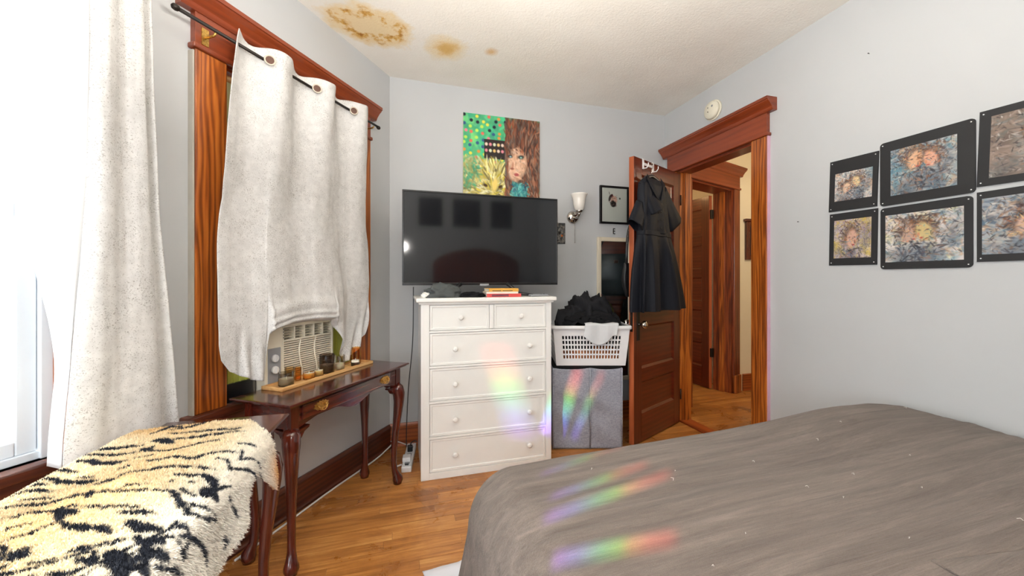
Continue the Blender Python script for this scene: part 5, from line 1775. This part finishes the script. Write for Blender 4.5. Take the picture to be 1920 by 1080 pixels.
loft([(2.005, -.745, -.50, .025, .02, 0), (1.96, -.80, -.46, .038, .04, .3), (1.88, -.81, -.45, .045, .06, .6), (1.76, -.80, -.43, .048, .08, .9), (1.66, -.80, -.41, .048, .10, 1.2), (1.60, -.81, -.385, .046, .12, 1.4)], 'bodice')
loft([(1.612, -.815, -.378, .048, .07, .4), (1.58, -.818, -.372, .050, .07, .4)], 'waistband')
def sleeve(p0, p1, r0, r1, name):
    n, m = 36, 16
    P = np.zeros((m, n, 3))
    p0, p1 = Vector(p0), Vector(p1)
    d = (p1 - p0).normalized()
    a = Vector((0, 1, 0))
    b = d.cross(a).normalized()
    for j in range(m):
        t = j / (m - 1)
        c = p0.lerp(p1, t)
        w = r0 + (r1 - r0) * t
        for k in range(n):
            q = 2 * PI * k / n
            f = 1 + .10 * math.sin(5 * q + t * 3)
            P[j, k] = c + b * math.cos(q) * w + a * math.sin(q) * w * .42 * f
    return MB().grid(P, wrap=True).build(name, 'dress_cloth', drs, solid=.0025)
sleeve((-.745, -.075, 1.93), (-.655, -.125, 1.765), .055, .085, 'sleeve')
sleeve((-.78, -.07, 1.80), (-.865, -.075, 1.635), .06, .085, 'sleeve_cuff')
sleeve((-.50, -.08, 1.94), (-.295, -.085, 1.70), .065, .105, 'sleeve')
cl = MB()
for s in (-1, 1):
    cl.add([(-.622 + s * .10, DY - .01, 2.035), (-.622 + s * .135, DY - .03, 1.985), (-.622 + s * .06, DY - .062, 1.86), (-.622 + s * .012, DY - .060, 1.845), (-.622 + s * .07, DY - .045, 1.95)], [(0, 1, 2, 3, 4)])
cl.build('collar', 'dress_cloth', drs, solid=.004)
for k in range(4):
    MB().lathe([(.006, 0), (.006, -.003), (.002, -.004)], 10, (-.60, DY - .056, 1.82 - k * .06), 'y').build('button', 'black_plastic', drs)
hg = thing('clothes_hanger', 'dark hanger holding the black dress on the door hook', 'hanger', 'D', (-.63, -.072, 2.035))
MB().tube([(-.17, .0, -.085), (-.09, 0, -.025), (0, 0, .0), (.09, 0, -.02), (.16, 0, -.075)], [.010, .014, .015, .014, .010], 10).build('shoulder_bar', 'black_plastic', hg)
MB().tube([(0, 0, .0), (0, 0, .05), (.016, 0, .068), (.018, 0, .086), (.004, 0, .098), (-.012, 0, .090)], .003, 8).build('wire_hook', 'chrome', hg)
oh = thing('door_hook', 'white over door hook carrying the dress hanger', 'hook', 'D', (-.63, 0, 2.18))
for x in (0.0, .15):
    MB().box(x - .011, x + .011, -.004, -.001, -.075, .003).box(x - .011, x + .011, -.004, .046, .001, .004).box(x - .011, x + .011, .043, .046, -.05, .003).tube([(x, -.004, -.07), (x, -.03, -.072), (x, -.045, -.055), (x, -.045, -.035)], .004, 8).build('strap', 'white_plastic', oh)
box(0, .15, -.006, -.004, -.045, -.025).build('crossbar', 'white_plastic', oh)

# bags and a hat hanging on the far face of the door, seen in the mirror
def tote(name, label, x, z, w, h, d, mat, cat, strap_h, group=None, strap='bag_black', studs=False):
    r = thing(name, label, cat, 'D', (x, .042, z), group=group)
    n, m = 40, 20
    P = np.zeros((m, n, 3))
    for j in range(m):
        t = j / (m - 1)
        ww = w * (.84 + .30 * math.sin(PI * min(1, t * .9 + .05))) * (1 - .25 * t ** 3)
        dd = d * (.35 + .75 * math.sin(PI * (.15 + .75 * t)))
        for k in range(n):
            a = 2 * PI * k / n
            c, s = math.cos(a), math.sin(a)
            P[j, k] = (ww / 2 * math.copysign(abs(c) ** .6, c), d / 2 + .008 + dd / 2 * math.copysign(abs(s) ** .7, s) * .85 + .006 * fbm(c * 2, s * 2, t * 3), -h * t)
    MB().grid(P, wrap=True).build('bag_body', mat, r, solid=.003)
    pts = [(w * .40 * math.cos(PI * k / 14), d * .5, strap_h * math.sin(PI * k / 14) ** .8 - .02) for k in range(15)]
    so = MB().tube(pts, .011, 8, flat=.35).build('strap', strap, r)
    if studs:
        for k in range(2, 13):
            MB().lathe([(.006, 0), (.004, .004), (.001, .005)], 8, (pts[k][0], d * .5 - .004, pts[k][2]), 'y').build('stud', 'chrome', so)
            
    MB().box(-.02, .02, d + .004, d + .008, -.09, -.06).build('clasp', 'chrome', r, bevel=.002)
    return r
tote('leather_bag', 'dark teal leather shoulder bag mirrored behind the door', -.36, 1.50, .36, .40, .11, 'bag_teal', 'bag', .22, 'bags hanging behind the door')
tote('small_bag', 'small black bag with studded strap hanging by the door edge', -.665, 1.38, .20, .26, .06, 'bag_black', 'bag', .33, 'bags hanging behind the door', studs=True)
for x, z in ((-.36, 1.74), (-.66, 1.72)):
    r = thing('door_peg', 'metal peg on the far door face holding the %s' % ('teal bag' if x > -.5 else 'studded strap bag'), 'peg', 'D', (x, .042, z), group='pegs behind the door')
    MB().tube([(0, 0, 0), (0, .05, -.004), (0, .055, .014)], .006, 8).build('pin', 'dark_iron', r)
hat = thing('straw_hat', 'olive straw hat hanging low behind the door in the mirror', 'hat', 'D', (-.52, .052, .925))
MB().lathe([(.15, .004), (.10, .010), (.085, .016), (.075, .085), (.05, .10), (.001, .105)], 28, (0, 0, 0), 'y').build('brim_and_crown', 'hat_olive', hat, solid=.003)
MB().lathe([(.0865, .018), (.083, .045)], 28, (0, 0, 0), 'y', closed=False).build('band', 'black_cloth', hat, solid=.002)
crumple('hanging_scarf', 'black scarf hanging behind the door below the teal bag', 'scarf', 'D', (-.22, .11, .72), (.10, .05, .30), 'black_cloth', 12.2)

# small white lint scattered on the blanket
lint = MB()
rl = random.Random(9)
for k in range(34):
    x, y = rl.uniform(.6, 2.3), rl.uniform(-2.95, -1.85)
    a = rl.uniform(0, PI)
    L = rl.uniform(.002, .006) if k % 6 else .010
    zt = bed_top(x, y) + bed_rip(x, y) + .001
    lint.tube([(x, y, zt), (x + math.cos(a) * L, y + math.sin(a) * L, zt + .003), (x + math.cos(a + .5) * L * 1.8, y + math.sin(a + .5) * L * 1.8, zt)], +.0006, 4)
lo_ = lint.build('lint', 'paper_white', None)
place(lo_, 'B')
tag(lo_, 'fine white lint and threads scattered over the blanket', 'lint', kind='stuff')

# ================================================================== prism light: sun split into colours by the bay window glass
def rainbow(name, loc, target, power, cone, segs):
    """spot lamp whose beam carries short spectra; segs: (violet end, red end, half width, strength) as points in the room"""
    o = light(name, 'SPOT', loc, Vector(target) - Vector(loc), power, (1, 1, 1), .004)
    d = o.data
    d.spot_size = math.radians(cone)
    d.spot_blend = .1
    inv = (Matrix.Translation(loc) @ o.rotation_euler.to_matrix().to_4x4()).inverted()
    k2 = 1 / (2 * math.tan(math.radians(cone) / 2))
    def uv(p):
        q = inv @ Vector(p)
        return .5 + q.x / -q.z * k2, .5 + q.y / -q.z * k2, -q.z
    d.use_nodes = True
    nt = d.node_tree
    em = nt.nodes['Emission']
    tc = nt.nodes.new('ShaderNodeTexCoord')
    sp_ = nt.nodes.new('ShaderNodeSeparateXYZ')
    nt.links.new(tc.outputs['UV'], sp_.inputs[0])
    U, V = sp_.outputs[0], sp_.outputs[1]
    def mth(op, a, b=None):
        n_ = nt.nodes.new('ShaderNodeMath')
        n_.operation = op
        for k, v in enumerate((a, b)):
            if v is None:
                continue
            if isinstance(v, (int, float)):
                n_.inputs[k].default_value = v
            else:
                nt.links.new(v, n_.inputs[k])
        return n_.outputs[0]
    total = None
    for (P0, P1, hw_, st) in segs:
        u0, v0, z0_ = uv(P0)
        u1, v1, z1_ = uv(P1)
        L = math.hypot(u1 - u0, v1 - v0)
        ex, ey = (u1 - u0) / L, (v1 - v0) / L
        hwu = hw_ / ((z0_ + z1_) / 2) * k2
        du, dv = mth('SUBTRACT', U, u0), mth('SUBTRACT', V, v0)
        p = mth('DIVIDE', mth('ADD', mth('MULTIPLY', du, ex), mth('MULTIPLY', dv, ey)), L)
        q = mth('ABSOLUTE', mth('SUBTRACT', mth('MULTIPLY', dv, ex), mth('MULTIPLY', du, ey)))
        m_ = mth('MAXIMUM', mth('SUBTRACT', 1.0, mth('DIVIDE', q, hwu)), 0.0)
        m_ = mth('MULTIPLY', mth('POWER', m_, .8), st)
        rp2 = nt.nodes.new('ShaderNodeValToRGB')
        cr = rp2.color_ramp
        while len(cr.elements) > 1:
            cr.elements.remove(cr.elements[-1])
        for k, (pos, c_) in enumerate(SPEC):
            e = cr.elements[0] if k == 0 else cr.elements.new(pos)
            e.position = pos
            e.color = (*c_, 1)
        nt.links.new(p, rp2.inputs['Fac'])
        mx = nt.nodes.new('ShaderNodeMix')
        mx.data_type = 'RGBA'
        mx.blend_type = 'MULTIPLY'
        mx.inputs[0].default_value = 1
        nt.links.new(rp2.outputs['Color'], mx.inputs[6])
        nt.links.new(m_, mx.inputs[7])
        if total is None:
            total = mx.outputs[2]
        else:
            ad = nt.nodes.new('ShaderNodeMix')
            ad.data_type = 'RGBA'
            ad.blend_type = 'ADD'
            ad.clamp_result = False
            ad.inputs[0].default_value = 1
            nt.links.new(total, ad.inputs[6])
            nt.links.new(mx.outputs[2], ad.inputs[7])
            total = ad.outputs[2]
    nt.links.new(total, em.inputs['Color'])
    em.inputs['Strength'].default_value = 1.0
    return o
SPEC = [(0, (0, 0, 0)), (.10, (.30, .12, .9)), (.26, (.16, .30, 1)), (.42, (.08, .8, .4)), (.55, (.30, 1, .08)), (.64, (1, .55, .10)), (.76, (1, .16, .08)), (.90, (.8, .06, .04)), (1, (0, 0, 0))]
prism = wp('B', -1.5, -3.3, 1.95)
rainbow('prism_light_bed', prism, (.25, 1.05, .64), 1000, 44, [
    ((.03, .96, .65), (.50, 1.21, .65), .030, 1.0),
    ((.06, 1.06, .65), (.44, 1.27, .65), .026, .75),
    ((.03, .82, .65), (.38, .90, .65), .030, 1.1),
    ((.05, 1.20, .64), (.40, 1.42, .65), .022, .45)])
rainbow('prism_light_laundry', prism, (.45, 2.78, .45), 1300, 30, [
    ((.325, 2.82, .06), (.50, 2.82, .62), .05, 1.0),
    ((.44, 2.82, .05), (.68, 2.82, .60), .035, .5),
    (wp('B', .86, -.59, .16), wp('B', .66, -.59, .86), .11, .32)])
